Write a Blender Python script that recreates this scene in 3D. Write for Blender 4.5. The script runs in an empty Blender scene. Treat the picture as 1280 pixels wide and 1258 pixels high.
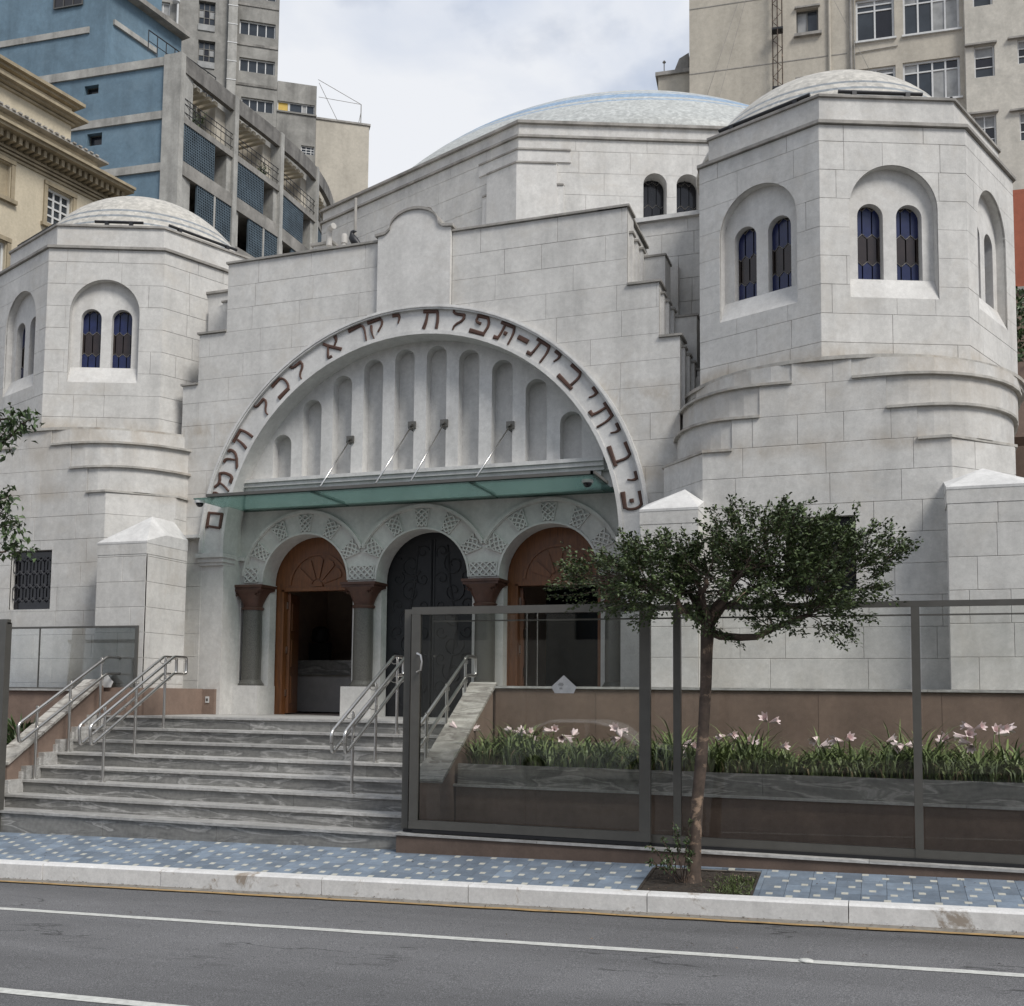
import bpy, math, random
import numpy as np
from mathutils import Matrix, Vector
from mathutils.geometry import delaunay_2d_cdt
random.seed(7)
S = bpy.context.scene
COL = S.collection
R = math.radians
PI = math.pi
sin, cos = math.sin, math.cos

# ------------------------------------------------------------------ camera
def make_camera():
    f, yaw, pitch, roll, cx, cy = 1368.2, R(20.20), R(4.568), R(0.675), 600.8, 759.9
    fw = Vector((-sin(yaw)*cos(pitch), cos(yaw)*cos(pitch), sin(pitch)))
    r = Vector((cos(yaw), sin(yaw), 0)); u = r.cross(fw)
    r2 = r*cos(roll)+u*sin(roll); u2 = -r*sin(roll)+u*cos(roll)
    cd = bpy.data.cameras.new('camera'); cam = bpy.data.objects.new('camera', cd); COL.objects.link(cam)
    m = Matrix((r2, u2, -fw)).transposed().to_4x4(); m.translation = Vector((0, 0, 1.67))
    cam.matrix_world = m
    cd.sensor_fit = 'HORIZONTAL'; cd.sensor_width = 36; cd.lens = f*36/1280
    cd.shift_x = (640-cx)/1280; cd.shift_y = (cy-629)/1280
    cd.clip_start = .1; cd.clip_end = 600
    S.camera = cam
make_camera()

# ------------------------------------------------------------------ world and sun
SUN_EL, SUN_AZ = R(48), R(58)      # azimuth measured from the street side towards the right
def make_world():
    w = bpy.data.worlds.new('World'); S.world = w; w.use_nodes = True
    nt = w.node_tree; N = nt.nodes; L = nt.links; N.clear()
    out = N.new('ShaderNodeOutputWorld'); bg = N.new('ShaderNodeBackground'); bg.inputs['Strength'].default_value = .12
    L.new(bg.outputs[0], out.inputs[0])
    sky = N.new('ShaderNodeTexSky'); sky.sky_type = 'NISHITA'; sky.sun_disc = False
    sky.sun_elevation = SUN_EL; sky.sun_rotation = R(180)-SUN_AZ
    tc = N.new('ShaderNodeTexCoord'); mp = N.new('ShaderNodeMapping'); mp.inputs['Scale'].default_value = (1, 1, 1.7)
    mp.inputs['Location'].default_value = (.35, .2, .1)
    L.new(tc.outputs['Generated'], mp.inputs[0])
    n1 = N.new('ShaderNodeTexNoise'); n1.inputs['Scale'].default_value = 3.1; n1.inputs['Detail'].default_value = 8; n1.inputs['Roughness'].default_value = .52
    L.new(mp.outputs[0], n1.inputs['Vector'])
    cov = N.new('ShaderNodeValToRGB'); e = cov.color_ramp.elements
    e[0].position = .36; e[0].color = (.5, .5, .5, 1); e[1].position = .46; e[1].color = (1, 1, 1, 1)
    L.new(n1.outputs[0], cov.inputs[0])
    n2 = N.new('ShaderNodeTexNoise'); n2.inputs['Scale'].default_value = 2.3; n2.inputs['Detail'].default_value = 7; n2.inputs['Distortion'].default_value = .3
    L.new(mp.outputs[0], n2.inputs['Vector'])
    cc = N.new('ShaderNodeValToRGB'); e = cc.color_ramp.elements
    e[0].position = .42; e[0].color = (3.4, 4.0, 5.15, 1); e[1].position = .57; e[1].color = (6.0, 6.15, 6.45, 1)
    L.new(n2.outputs[0], cc.inputs[0])
    mx = N.new('ShaderNodeMix'); mx.data_type = 'RGBA'
    L.new(cov.outputs[0], mx.inputs[0]); L.new(sky.outputs[0], mx.inputs[6]); L.new(cc.outputs[0], mx.inputs[7])
    L.new(mx.outputs[2], bg.inputs[0])
make_world()
sd = bpy.data.lights.new('sun', 'SUN'); so = bpy.data.objects.new('sun', sd); COL.objects.link(so)
sd.energy = 2.7; sd.angle = R(20); sd.color = (1, .965, .91)
dv = Vector((sin(SUN_AZ)*cos(SUN_EL), -cos(SUN_AZ)*cos(SUN_EL), sin(SUN_EL)))
so.rotation_euler = dv.to_track_quat('Z', 'Y').to_euler(); so.location = (0, -5, 30)
S.view_settings.view_transform = 'Standard'; S.view_settings.look = 'None'
S.view_settings.exposure = 0.25; S.view_settings.gamma = 1; S.view_settings.use_curve_mapping = False

# ------------------------------------------------------------------ materials
def nodes(name):
    m = bpy.data.materials.new(name); m.use_nodes = True
    nt = m.node_tree; b = nt.nodes['Principled BSDF']
    return m, nt, b
def ramp(nt, src, stops):
    r = nt.nodes.new('ShaderNodeValToRGB'); e = r.color_ramp.elements
    while len(e) < len(stops): e.new(.5)
    for i, (p, c) in enumerate(stops):
        e[i].position = p; e[i].color = (c, c, c, 1) if not isinstance(c, tuple) else (*c, 1)
    nt.links.new(src, r.inputs[0]); return r.outputs[0]
def noise(nt, scale, detail=5, rough=.55, dist=0, vec=(1, 1, 1)):
    g = nt.nodes.new('ShaderNodeNewGeometry'); mp = nt.nodes.new('ShaderNodeMapping'); mp.inputs['Scale'].default_value = vec
    nt.links.new(g.outputs['Position'], mp.inputs[0])
    n = nt.nodes.new('ShaderNodeTexNoise'); n.inputs['Scale'].default_value = scale; n.inputs['Detail'].default_value = detail
    n.inputs['Roughness'].default_value = rough; n.inputs['Distortion'].default_value = dist
    nt.links.new(mp.outputs[0], n.inputs['Vector']); return n.outputs[0]
def mul(nt, a, b, fac=1.0):
    x = nt.nodes.new('ShaderNodeMix'); x.data_type = 'RGBA'; x.blend_type = 'MULTIPLY'; x.inputs[0].default_value = fac
    for s, i in ((a, 6), (b, 7)):
        if isinstance(s, tuple): x.inputs[i].default_value = (*s, 1)
        else: nt.links.new(s, x.inputs[i])
    return x.outputs[2]
def mixc(nt, f, a, b):
    x = nt.nodes.new('ShaderNodeMix'); x.data_type = 'RGBA'; nt.links.new(f, x.inputs[0])
    for s, i in ((a, 6), (b, 7)):
        if isinstance(s, tuple): x.inputs[i].default_value = (*s, 1)
        else: nt.links.new(s, x.inputs[i])
    return x.outputs[2]
def bump(nt, b, h, strength=.3, dist=.01):
    n = nt.nodes.new('ShaderNodeBump'); n.inputs['Strength'].default_value = strength; n.inputs['Distance'].default_value = dist
    nt.links.new(h, n.inputs['Height']); nt.links.new(n.outputs[0], b.inputs['Normal'])
def stone(name, col, lo=.8, hi=1.08, streak=.82, obj=.1, rough=.85, stain=None, scale=1.0, sr=((.5, 0.0), (.75, .6)), grime=False):
    """plaster or stone: mottled, faint vertical streaks, a slightly different tone for each object"""
    m, nt, b = nodes(name)
    c = mul(nt, col, ramp(nt, noise(nt, 2.2*scale, 8, .62, .4), [(.3, lo), (.7, hi)]))
    c = mul(nt, c, ramp(nt, noise(nt, 3.0*scale, 5, .6, .2, (1, 1, .13)), [(.32, streak), (.55, 1.0)]))
    c = mul(nt, c, ramp(nt, noise(nt, 14*scale, 6, .7, .3), [(.32, .88), (.66, 1.05)]))
    c = mul(nt, c, ramp(nt, noise(nt, 70*scale, 3, .6), [(.3, .93), (.7, 1.03)]))
    if obj:
        oi = nt.nodes.new('ShaderNodeObjectInfo')
        c = mul(nt, c, ramp(nt, oi.outputs['Random'], [(0, 1-obj), (1, 1+obj*.4)]))
    if stain:
        c = mixc(nt, ramp(nt, noise(nt, 1.1*scale, 9, .7, .6), list(sr)), c, stain)
    if grime:
        # rain-washed dirt that collects just above the ledges of the towers
        g = nt.nodes.new('ShaderNodeNewGeometry'); sp = nt.nodes.new('ShaderNodeSeparateXYZ'); nt.links.new(g.outputs['Position'], sp.inputs[0])
        zr_ = nt.nodes.new('ShaderNodeMapRange'); zr_.inputs['From Min'].default_value = 4.6; zr_.inputs['From Max'].default_value = 6.6; nt.links.new(sp.outputs[2], zr_.inputs[0])
        zz = ramp(nt, zr_.outputs[0], [(0.0, 0.0), (.07, .55), (.20, 0.0), (.40, .3), (.59, .5), (.625, 1.0), (.76, 0.0)])
        nn = ramp(nt, noise(nt, 1.7, 7, .7, .5, (1, 1, .5)), [(.40, 0.0), (.62, .8)])
        f = nt.nodes.new('ShaderNodeMath'); f.operation = 'MULTIPLY'; nt.links.new(zz, f.inputs[0]); nt.links.new(nn, f.inputs[1])
        c = mixc(nt, f.outputs[0], c, (.30, .235, .16))
    nt.links.new(c, b.inputs['Base Color']); b.inputs['Roughness'].default_value = rough
    bump(nt, b, noise(nt, 55*scale, 4, .65), .25, .006)
    return m
def plain(name, col, rough=.5, metal=0.0, var=.12, nscale=6, bmp=0):
    m, nt, b = nodes(name)
    c = mul(nt, col, ramp(nt, noise(nt, nscale, 5, .6), [(.3, 1-var), (.7, 1+var*.5)]))
    nt.links.new(c, b.inputs['Base Color']); b.inputs['Roughness'].default_value = rough; b.inputs['Metallic'].default_value = metal
    if bmp: bump(nt, b, noise(nt, nscale*9, 4, .6), bmp, .005)
    return m
WALL = stone('pale_render', (.60, .585, .555), .85, 1.07, .86, .05, .85, stain=(.44, .40, .345), grime=True)
WALLB = stone('pale_render_smooth', (.615, .60, .572), .86, 1.06, .88, 0, .85, stain=(.43, .40, .36))
CAPM = stone('weathered_coping', (.36, .34, .31), .6, 1.1, .7, 0)
WHITE = stone('limewashed_cap', (.63, .62, .60), .82, 1.05, .85, 0)
NICHE = stone('tympanum_render', (.62, .61, .588), .88, 1.05, .86, 0)
def marble(name, a, b_, c_):
    m, nt, b = nodes(name)
    g = nt.nodes.new('ShaderNodeNewGeometry'); mp = nt.nodes.new('ShaderNodeMapping'); mp.inputs['Rotation'].default_value = (.5, .75, .3); mp.inputs['Scale'].default_value = (.8, 2.6, 4.6)
    nt.links.new(g.outputs['Position'], mp.inputs[0]); nn = nt.nodes.new('ShaderNodeTexNoise'); nn.inputs['Scale'].default_value = 1.5; nn.inputs['Detail'].default_value = 7; nn.inputs['Distortion'].default_value = .7
    nt.links.new(mp.outputs[0], nn.inputs['Vector']); n = nn.outputs[0]
    c = ramp(nt, n, [(.30, a), (.44, b_), (.50, a), (.545, c_), (.57, b_), (.66, a), (.75, b_)])
    oi = nt.nodes.new('ShaderNodeObjectInfo')
    c = mul(nt, c, ramp(nt, oi.outputs['Random'], [(0, .74), (1, 1.1)]))
    c = mul(nt, c, ramp(nt, noise(nt, 20, 4, .6), [(.3, .8), (.7, 1.1)]))
    nt.links.new(c, b.inputs['Base Color']); b.inputs['Roughness'].default_value = .5
    bump(nt, b, noise(nt, 60, 3), .1, .003)
    return m
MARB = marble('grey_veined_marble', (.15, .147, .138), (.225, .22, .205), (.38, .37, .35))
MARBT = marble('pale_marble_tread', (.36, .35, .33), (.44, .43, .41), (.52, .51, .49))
MARBC = marble('cheek_marble', (.30, .28, .25), (.46, .44, .40), (.2, .18, .16))
BROWND = stone('dark_brown_aggregate', (.13, .092, .072), .8, 1.1, .85, .06, .9)
BROWN = stone('brown_washed_aggregate', (.225, .16, .125), .82, 1.1, .85, .06, .9)
KERB = stone('white_painted_kerb', (.70, .69, .67), .86, 1.04, .95, .05, .8, stain=(.25, .20, .15), scale=2.6, sr=((.585, 0.0), (.66, .85)))
DARKM = plain('grey_brown_aluminium', (.125, .12, .108), .42, .5)
BLACKM = plain('black_metal', (.02, .02, .022), .45, .3)
STEEL = plain('brushed_stainless', (.62, .60, .57), .3, 1.0, .1)
WOOD = None
def mk_wood():
    m, nt, b = nodes('varnished_wood')
    n = noise(nt, 6, 6, .6, 1.2, (5, 5, .5))
    c = ramp(nt, n, [(.3, (.10, .036, .012)), (.7, (.20, .075, .024))])
    nt.links.new(c, b.inputs['Base Color']); b.inputs['Roughness'].default_value = .42
    return m
WOOD = mk_wood()
BRONZE = plain('dark_bronze', (.012, .012, .014), .62, .0, .3, 9, .3)
REDST = stone('red_brown_stone', (.085, .038, .025), .7, 1.2, .9, 0, .55, scale=3)
def mk_granite():
    m, nt, b = nodes('green_grey_granite')
    c = mul(nt, (.085, .082, .072), ramp(nt, noise(nt, 90, 3, .7), [(.35, .55), (.6, 1.35)]))
    nt.links.new(c, b.inputs['Base Color']); b.inputs['Roughness'].default_value = .45
    return m
GRAN = mk_granite()
LETM = stone('rust_brown_letter', (.082, .038, .025), .6, 1.3, .9, 0, .7, scale=3)
BLUEG = plain('deep_blue_glass', (.010, .016, .068), .25, 0, .3, 7)
BRNG = plain('brown_glass', (.028, .018, .015), .25, 0, .3, 7)
BLKG = plain('dark_glass', (.012, .012, .016), .15, 0, .3, 5)
LEAD = plain('lead_came', (.27, .25, .225), .6, .1)
INTW = plain('interior_plaster', (.42, .33, .27), .9)
INTD = plain('interior_dark', (.03, .03, .033), .6)
COUNT = plain('reception_counter', (.55, .53, .51), .5)
TEAL = None
def mk_teal():
    m, nt, b = nodes('teal_canopy_glass')
    out = nt.nodes['Material Output']
    b.inputs['Base Color'].default_value = (.085, .145, .132, 1); b.inputs['Roughness'].default_value = .18
    tr = nt.nodes.new('ShaderNodeBsdfTranslucent'); tr.inputs[0].default_value = (.16, .27, .25, 1)
    tp = nt.nodes.new('ShaderNodeBsdfTransparent'); tp.inputs[0].default_value = (.72, .84, .81, 1)
    a = nt.nodes.new('ShaderNodeMixShader'); a.inputs[0].default_value = .45
    nt.links.new(b.outputs[0], a.inputs[1]); nt.links.new(tr.outputs[0], a.inputs[2])
    c = nt.nodes.new('ShaderNodeMixShader'); c.inputs[0].default_value = .5
    nt.links.new(a.outputs[0], c.inputs[1]); nt.links.new(tp.outputs[0], c.inputs[2])
    nt.links.new(c.outputs[0], out.inputs[0]); return m
TEAL = mk_teal()
def mk_clear():
    m, nt, b = nodes('clear_fence_glass')
    out = nt.nodes['Material Output']
    tp = nt.nodes.new('ShaderNodeBsdfTransparent'); tp.inputs[0].default_value = (.965, .97, .96, 1)
    gl = nt.nodes.new('ShaderNodeBsdfGlossy'); gl.inputs['Roughness'].default_value = .01; gl.inputs[0].default_value = (.8, .8, .8, 1)
    fr = nt.nodes.new('ShaderNodeFresnel'); fr.inputs[0].default_value = 1.42
    mx = nt.nodes.new('ShaderNodeMixShader')
    nt.links.new(fr.outputs[0], mx.inputs[0]); nt.links.new(tp.outputs[0], mx.inputs[1]); nt.links.new(gl.outputs[0], mx.inputs[2])
    nt.links.new(mx.outputs[0], out.inputs[0]); return m
CLEAR = mk_clear()
def mk_asphalt():
    m, nt, b = nodes('worn_asphalt')
    c = mul(nt, (.125, .124, .126), ramp(nt, noise(nt, .9, 7, .6, .5, (.35, 1.4, 1)), [(.3, .74), (.7, 1.12)]))
    c = mul(nt, c, ramp(nt, noise(nt, .55, 3, .5, 0, (.05, 1.6, 1)), [(.35, .82), (.65, 1.1)]))
    c = mul(nt, c, ramp(nt, noise(nt, 120, 2, .8), [(.35, .5), (.52, 1.0), (.68, 2.3)]))
    g = nt.nodes.new('ShaderNodeNewGeometry'); mp = nt.nodes.new('ShaderNodeMapping'); mp.inputs['Scale'].default_value = (.28, 1.1, 0)
    nt.links.new(g.outputs['Position'], mp.inputs[0])
    nn = nt.nodes.new('ShaderNodeTexNoise'); nn.inputs['Scale'].default_value = 4; nn.inputs['Detail'].default_value = 5
    nt.links.new(mp.outputs[0], nn.inputs['Vector'])
    va = nt.nodes.new('ShaderNodeMix'); va.data_type = 'RGBA'; va.inputs[0].default_value = .35
    nt.links.new(mp.outputs[0], va.inputs[6]); nt.links.new(nn.outputs[1], va.inputs[7])
    vo = nt.nodes.new('ShaderNodeTexVoronoi'); vo.feature = 'DISTANCE_TO_EDGE'; vo.inputs['Scale'].default_value = 1.5
    nt.links.new(va.outputs[2], vo.inputs['Vector'])
    crack = ramp(nt, vo.outputs[0], [(0, .25), (.012, 1.0)])
    msk = ramp(nt, noise(nt, .7, 3), [(.47, 1.0), (.56, 0.0)])
    x = nt.nodes.new('ShaderNodeMix'); x.data_type = 'RGBA'; nt.links.new(msk, x.inputs[0]); nt.links.new(crack, x.inputs[6]); x.inputs[7].default_value = (1, 1, 1, 1)
    c = mul(nt, c, x.outputs[2])
    nt.links.new(c, b.inputs['Base Color']); b.inputs['Roughness'].default_value = .82
    bump(nt, b, noise(nt, 140, 2, .7), .5, .006); return m
ASPH = mk_asphalt()
LINEW = stone('road_paint_white', (.62, .62, .58), .7, 1.05, .95, 0, .7, scale=8)
LINEY = stone('road_paint_yellow', (.42, .27, .11), .6, 1.1, .95, 0, .8, stain=(.2, .17, .13), scale=6)
GUTT = stone('gutter_concrete', (.24, .22, .19), .7, 1.1, .9, 0, .9, stain=(.1, .085, .07), scale=4)
TILEB = stone('blue_paving_tile', (.19, .235, .29), .75, 1.12, .95, .28, .65, stain=(.17, .19, .21), scale=3)
TILEY = stone('cream_inlay_tile', (.50, .49, .43), .85, 1.08, .95, .1, .65, scale=3)
SOIL = stone('soil', (.035, .027, .02), .6, 1.3, 1, 0, 1, scale=6)
def leafmat(name, a, b_, rough=.55):
    m, nt, b = nodes(name)
    g = nt.nodes.new('ShaderNodeNewGeometry')
    c = ramp(nt, g.outputs['Random Per Island'], [(0, a), (1, b_)])
    nt.links.new(c, b.inputs['Base Color']); b.inputs['Roughness'].default_value = rough
    return m
LEAF = leafmat('small_tree_leaf', (.026, .042, .014), (.085, .12, .038))
LEAF2 = leafmat('broad_leaf', (.02, .04, .013), (.075, .115, .04), .4)
LILYL = leafmat('strap_leaf', (.055, .085, .024), (.20, .255, .085), .5)
PETAL = plain('pale_pink_petal', (.80, .66, .66), .6)
GRASS = leafmat('grass', (.04, .06, .015), (.09, .12, .03))
BARK = stone('smooth_peeling_bark', (.085, .06, .045), .5, 1.35, .7, 0, .85, stain=(.30, .21, .145), scale=4, sr=((.56, 0), (.62, .8)))
CREAM = stone('cream_stucco', (.52, .455, .34), .9, 1.05, .9, 0)
CREAMD = stone('cream_moulding', (.36, .30, .205), .7, 1.1, .8, 0)
BLUEW = stone('faded_blue_paint', (.125, .195, .25), .8, 1.12, .8, 0, .8, stain=(.17, .24, .29), scale=.4)
CONC = stone('stained_concrete', (.30, .285, .26), .62, 1.15, .6, 0, .9, stain=(.11, .105, .095), scale=.45)
CONCD = stone('sooty_concrete', (.20, .19, .175), .55, 1.2, .55, 0, .9, stain=(.08, .075, .07), scale=.6)
CONCB = stone('pale_concrete_band', (.40, .39, .36), .7, 1.1, .7, 0, .9, scale=.6)
GREYT = stone('grey_weathered_concrete', (.31, .30, .275), .6, 1.15, .62, 0, .9, stain=(.12, .115, .105), scale=.35)
BEIGE = stone('beige_render', (.47, .43, .36), .88, 1.06, .85, 0, .9, scale=.4)
BEIGES = stone('peeling_beige_render', (.52, .49, .43), .85, 1.08, .85, 0, .9, stain=(.27, .26, .23), scale=.8)
LOUV = None
def mk_louver():
    m, nt, b = nodes('blue_screen_block')
    g = nt.nodes.new('ShaderNodeNewGeometry')
    c = mul(nt, (.075, .105, .13), ramp(nt, noise(nt, 1.6, 5, .6), [(.3, .65), (.7, 1.2)]))
    nt.links.new(c, b.inputs['Base Color']); b.inputs['Roughness'].default_value = .8; return m
LOUV = mk_louver()
WINW = plain('white_window_frame', (.55, .55, .54), .5)
WING = plain('window_glass', (.035, .042, .05), .12, 0, .4, 1.2)
CURT = plain('curtained_glass', (.30, .30, .29), .3, 0, .35, 2)
ORNG = stone('terracotta_paint', (.34, .10, .055), .85, 1.06, .85, 0)
def mk_dome(name, zc, rad, bands, base, band):
    """mosaic dome: tile grain with rings of darker tile at given heights (z0,z1)"""
    m, nt, b = nodes(name)
    g = nt.nodes.new('ShaderNodeNewGeometry'); sp = nt.nodes.new('ShaderNodeSeparateXYZ'); nt.links.new(g.outputs['Position'], sp.inputs[0])
    c = mul(nt, base, ramp(nt, noise(nt, 9, 6, .7), [(.3, .72), (.7, 1.12)]))
    vo = nt.nodes.new('ShaderNodeTexVoronoi'); vo.inputs['Scale'].default_value = 16
    nt.links.new(g.outputs['Position'], vo.inputs['Vector'])
    c = mul(nt, c, ramp(nt, vo.outputs['Color'], [(.1, .8), (.9, 1.12)]))
    for (z0, z1) in bands:
        a = nt.nodes.new('ShaderNodeMath'); a.operation = 'GREATER_THAN'; nt.links.new(sp.outputs[2], a.inputs[0]); a.inputs[1].default_value = z0
        d = nt.nodes.new('ShaderNodeMath'); d.operation = 'LESS_THAN'; nt.links.new(sp.outputs[2], d.inputs[0]); d.inputs[1].default_value = z1
        e = nt.nodes.new('ShaderNodeMath'); e.operation = 'MULTIPLY'; nt.links.new(a.outputs[0], e.inputs[0]); nt.links.new(d.outputs[0], e.inputs[1])
        bc = mul(nt, band, ramp(nt, vo.outputs['Color'], [(.1, .75), (.9, 1.2)]))
        c = mixc(nt, e.outputs[0], c, bc)
    nt.links.new(c, b.inputs['Base Color']); b.inputs['Roughness'].default_value = .55
    bump(nt, b, vo.outputs[0], .15, .01); return m

# ------------------------------------------------------------------ mesh helpers
def inpoly(x, y, P):
    c = False; j = len(P)-1
    for i in range(len(P)):
        xi, yi = P[i]; xj, yj = P[j]
        if (yi > y) != (yj > y) and x < (xj-xi)*(y-yi)/(yj-yi)+xi: c = not c
        j = i
    return c
class Fr:
    """upright wall frame: u along the wall, z up, d outwards (towards the street when ang = 0)"""
    def __init__(s, x, y, ang=0.0):
        a = R(ang); s.o = (x, y); s.u = (cos(a), sin(a)); s.n = (sin(a), -cos(a)); s.ang = ang
    def __call__(s, u, z, d=0.0):
        return (s.o[0]+u*s.u[0]+d*s.n[0], s.o[1]+u*s.u[1]+d*s.n[1], z)
class MB:
    def __init__(s): s.v = []; s.f = []; s.m = []
    def add(s, V, F, mi=0):
        n = len(s.v); s.v += V; s.f += [tuple(i+n for i in f) for f in F]; s.m += [mi]*len(F); return s
    def box(s, x0, x1, y0, y1, z0, z1, mi=0):
        V = [(x, y, z) for z in (z0, z1) for x, y in ((x0, y0), (x1, y0), (x1, y1), (x0, y1))]
        return s.add(V, [(3, 2, 1, 0), (4, 5, 6, 7), (0, 1, 5, 4), (1, 2, 6, 5), (2, 3, 7, 6), (3, 0, 4, 7)], mi)
    def fbox(s, fr, u0, u1, z0, z1, d0, d1, mi=0):
        V = [fr(u, z, d) for z in (z0, z1) for u, d in ((u0, d1), (u1, d1), (u1, d0), (u0, d0))]
        return s.add(V, [(3, 2, 1, 0), (4, 5, 6, 7), (0, 1, 5, 4), (1, 2, 6, 5), (2, 3, 7, 6), (3, 0, 4, 7)], mi)
    def prism(s, P, fr, d0, d1, mi=0):
        n = len(P); V = [fr(a, b, d1) for a, b in P]+[fr(a, b, d0) for a, b in P]
        return s.add(V, [tuple(range(n)), tuple(range(2*n-1, n-1, -1))]+[(i, i+n, (i+1) % n+n, (i+1) % n) for i in range(n)], mi)
    def slab(s, P, z0, z1, mi=0):
        """horizontal plan polygon extruded upward"""
        n = len(P); V = [(x, y, z0) for x, y in P]+[(x, y, z1) for x, y in P]
        return s.add(V, [tuple(range(n-1, -1, -1)), tuple(range(n, 2*n))]+[(i, (i+1) % n, (i+1) % n+n, i+n) for i in range(n)], mi)
    def plate(s, outer, holes, fr, d0, d1, mi=0, clip=None):
        V, F = tri(outer, holes, clip)
        return s.extr(V, F, fr, d0, d1, mi)
    def extr(s, V, F, fr, d0, d1, mi=0):
        n = len(V); VV = [fr(a, b, d1) for a, b in V]+[fr(a, b, d0) for a, b in V]
        FF = []; ed = {}
        for t in F:
            FF.append(t); FF.append((t[2]+n, t[1]+n, t[0]+n))
            for i in range(3):
                a, b = t[i], t[(i+1) % 3]
                if (b, a) in ed: ed.pop((b, a))
                else: ed[(a, b)] = 1
        for a, b in ed: FF.append((b, a, a+n, b+n))
        return s.add(VV, FF, mi)
    def tube(s, P, r, n=8, mi=0, cap=True):
        P = [Vector(p) for p in P]; rr = r if isinstance(r, (list, tuple)) else [r]*len(P)
        V = []; prev = None
        for i, p in enumerate(P):
            t = (P[min(i+1, len(P)-1)]-P[max(i-1, 0)]).normalized()
            if prev is None:
                a = t.orthogonal().normalized()
            else:
                a = prev-t*prev.dot(t)
                a = a.normalized() if a.length > 1e-6 else t.orthogonal().normalized()
            prev = a; b = t.cross(a)
            V += [tuple(p+(a*cos(2*PI*k/n)+b*sin(2*PI*k/n))*rr[i]) for k in range(n)]
        F = []
        for i in range(len(P)-1):
            for k in range(n):
                k2 = (k+1) % n; F.append((i*n+k, i*n+k2, (i+1)*n+k2, (i+1)*n+k))
        if cap: F += [tuple(range(n-1, -1, -1)), tuple(range((len(P)-1)*n, len(P)*n))]
        return s.add(V, F, mi)
    def lathe(s, prof, cx, cy, n=24, mi=0, rot=0.0):
        V = [(cx+r*cos(rot+2*PI*k/n), cy+r*sin(rot+2*PI*k/n), z) for r, z in prof for k in range(n)]
        F = [(i*n+k, i*n+(k+1) % n, (i+1)*n+(k+1) % n, (i+1)*n+k) for i in range(len(prof)-1) for k in range(n)]
        F += [tuple(range(n-1, -1, -1)), tuple(range((len(prof)-1)*n, len(prof)*n))]
        return s.add(V, F, mi)
    def build(s, name, mat, parent=None, smooth=False):
        me = bpy.data.meshes.new(name); me.from_pydata(s.v, [], s.f)
        mats = mat if isinstance(mat, (list, tuple)) else [mat]
        for m in mats: me.materials.append(m)
        if len(mats) > 1: me.polygons.foreach_set('material_index', s.m)
        if smooth: me.shade_smooth() if smooth is True else me.shade_smooth()
        me.update()
        if smooth == 'auto':
            try: me.set_sharp_from_angle(angle=R(38))
            except Exception: pass
        return link(name, me, parent)
def tri(outer, holes, clip=None):
    """triangulate outer minus holes (optionally also inside clip)"""
    V = []; E = []
    for P in [outer]+list(holes)+([clip] if clip else []):
        n = len(V); V += [Vector(p) for p in P]; E += [(n+i, n+(i+1) % len(P)) for i in range(len(P))]
    v, e, f, *_ = delaunay_2d_cdt(V, E, [], 0, 1e-5)
    out = []
    for t in f:
        if len(t) != 3: continue
        a, b, c = v[t[0]], v[t[1]], v[t[2]]
        ar = (b-a).cross(c-a)
        if abs(ar) < 1e-9: continue
        x = (a.x+b.x+c.x)/3; y = (a.y+b.y+c.y)/3
        if not inpoly(x, y, outer): continue
        if clip and not inpoly(x, y, clip): continue
        if any(inpoly(x, y, h) for h in holes): continue
        out.append(tuple(t) if ar > 0 else (t[0], t[2], t[1]))
    used = sorted({i for t in out for i in t}); mp = {i: k for k, i in enumerate(used)}
    return [(v[i].x, v[i].y) for i in used], [tuple(mp[i] for i in t) for t in out]
def link(name, me, parent=None, loc=None):
    o = bpy.data.objects.new(name, me); COL.objects.link(o)
    if parent: o.parent = parent; 
    if loc is not None: o.location = loc
    elif parent and parent.get('_org'): o.location = Vector((0, 0, 0))
    if parent is not None:
        # things stand at their base: keep the child where its mesh says
        w = Vector((0, 0, 0)); p = parent
        while p is not None: w += p.location; p = p.parent
        if loc is None: o.location = -w
        else: o.location = Vector(loc)-w
    return o
def thing(name, label, cat, loc=(0, 0, 0), group=None):
    o = bpy.data.objects.new(name, None); COL.objects.link(o); o.location = loc; o.empty_display_size = .3
    return tag(o, label, cat, group)
def tag(o, label, cat, group=None):
    o['label'] = label; o['category'] = cat
    if group: o['group'] = group
    return o
def struct(o): o['kind'] = 'structure'; return o
def stuff(o): o['kind'] = 'stuff'; return o
def rect(a0, a1, b0, b1): return [(a0, b0), (a1, b0), (a1, b1), (a0, b1)]
def arch(cx, hw, z0, zc, n=20, r=None):
    r = r or hw
    return [(cx-hw, z0), (cx+hw, z0)]+[(cx+r*cos(PI*i/n), zc+r*sin(PI*i/n)) for i in range(n+1)]
BLOCKS = []      # every dressed stone of the synagogue: (size in view, parent, verts, faces, material)
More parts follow.
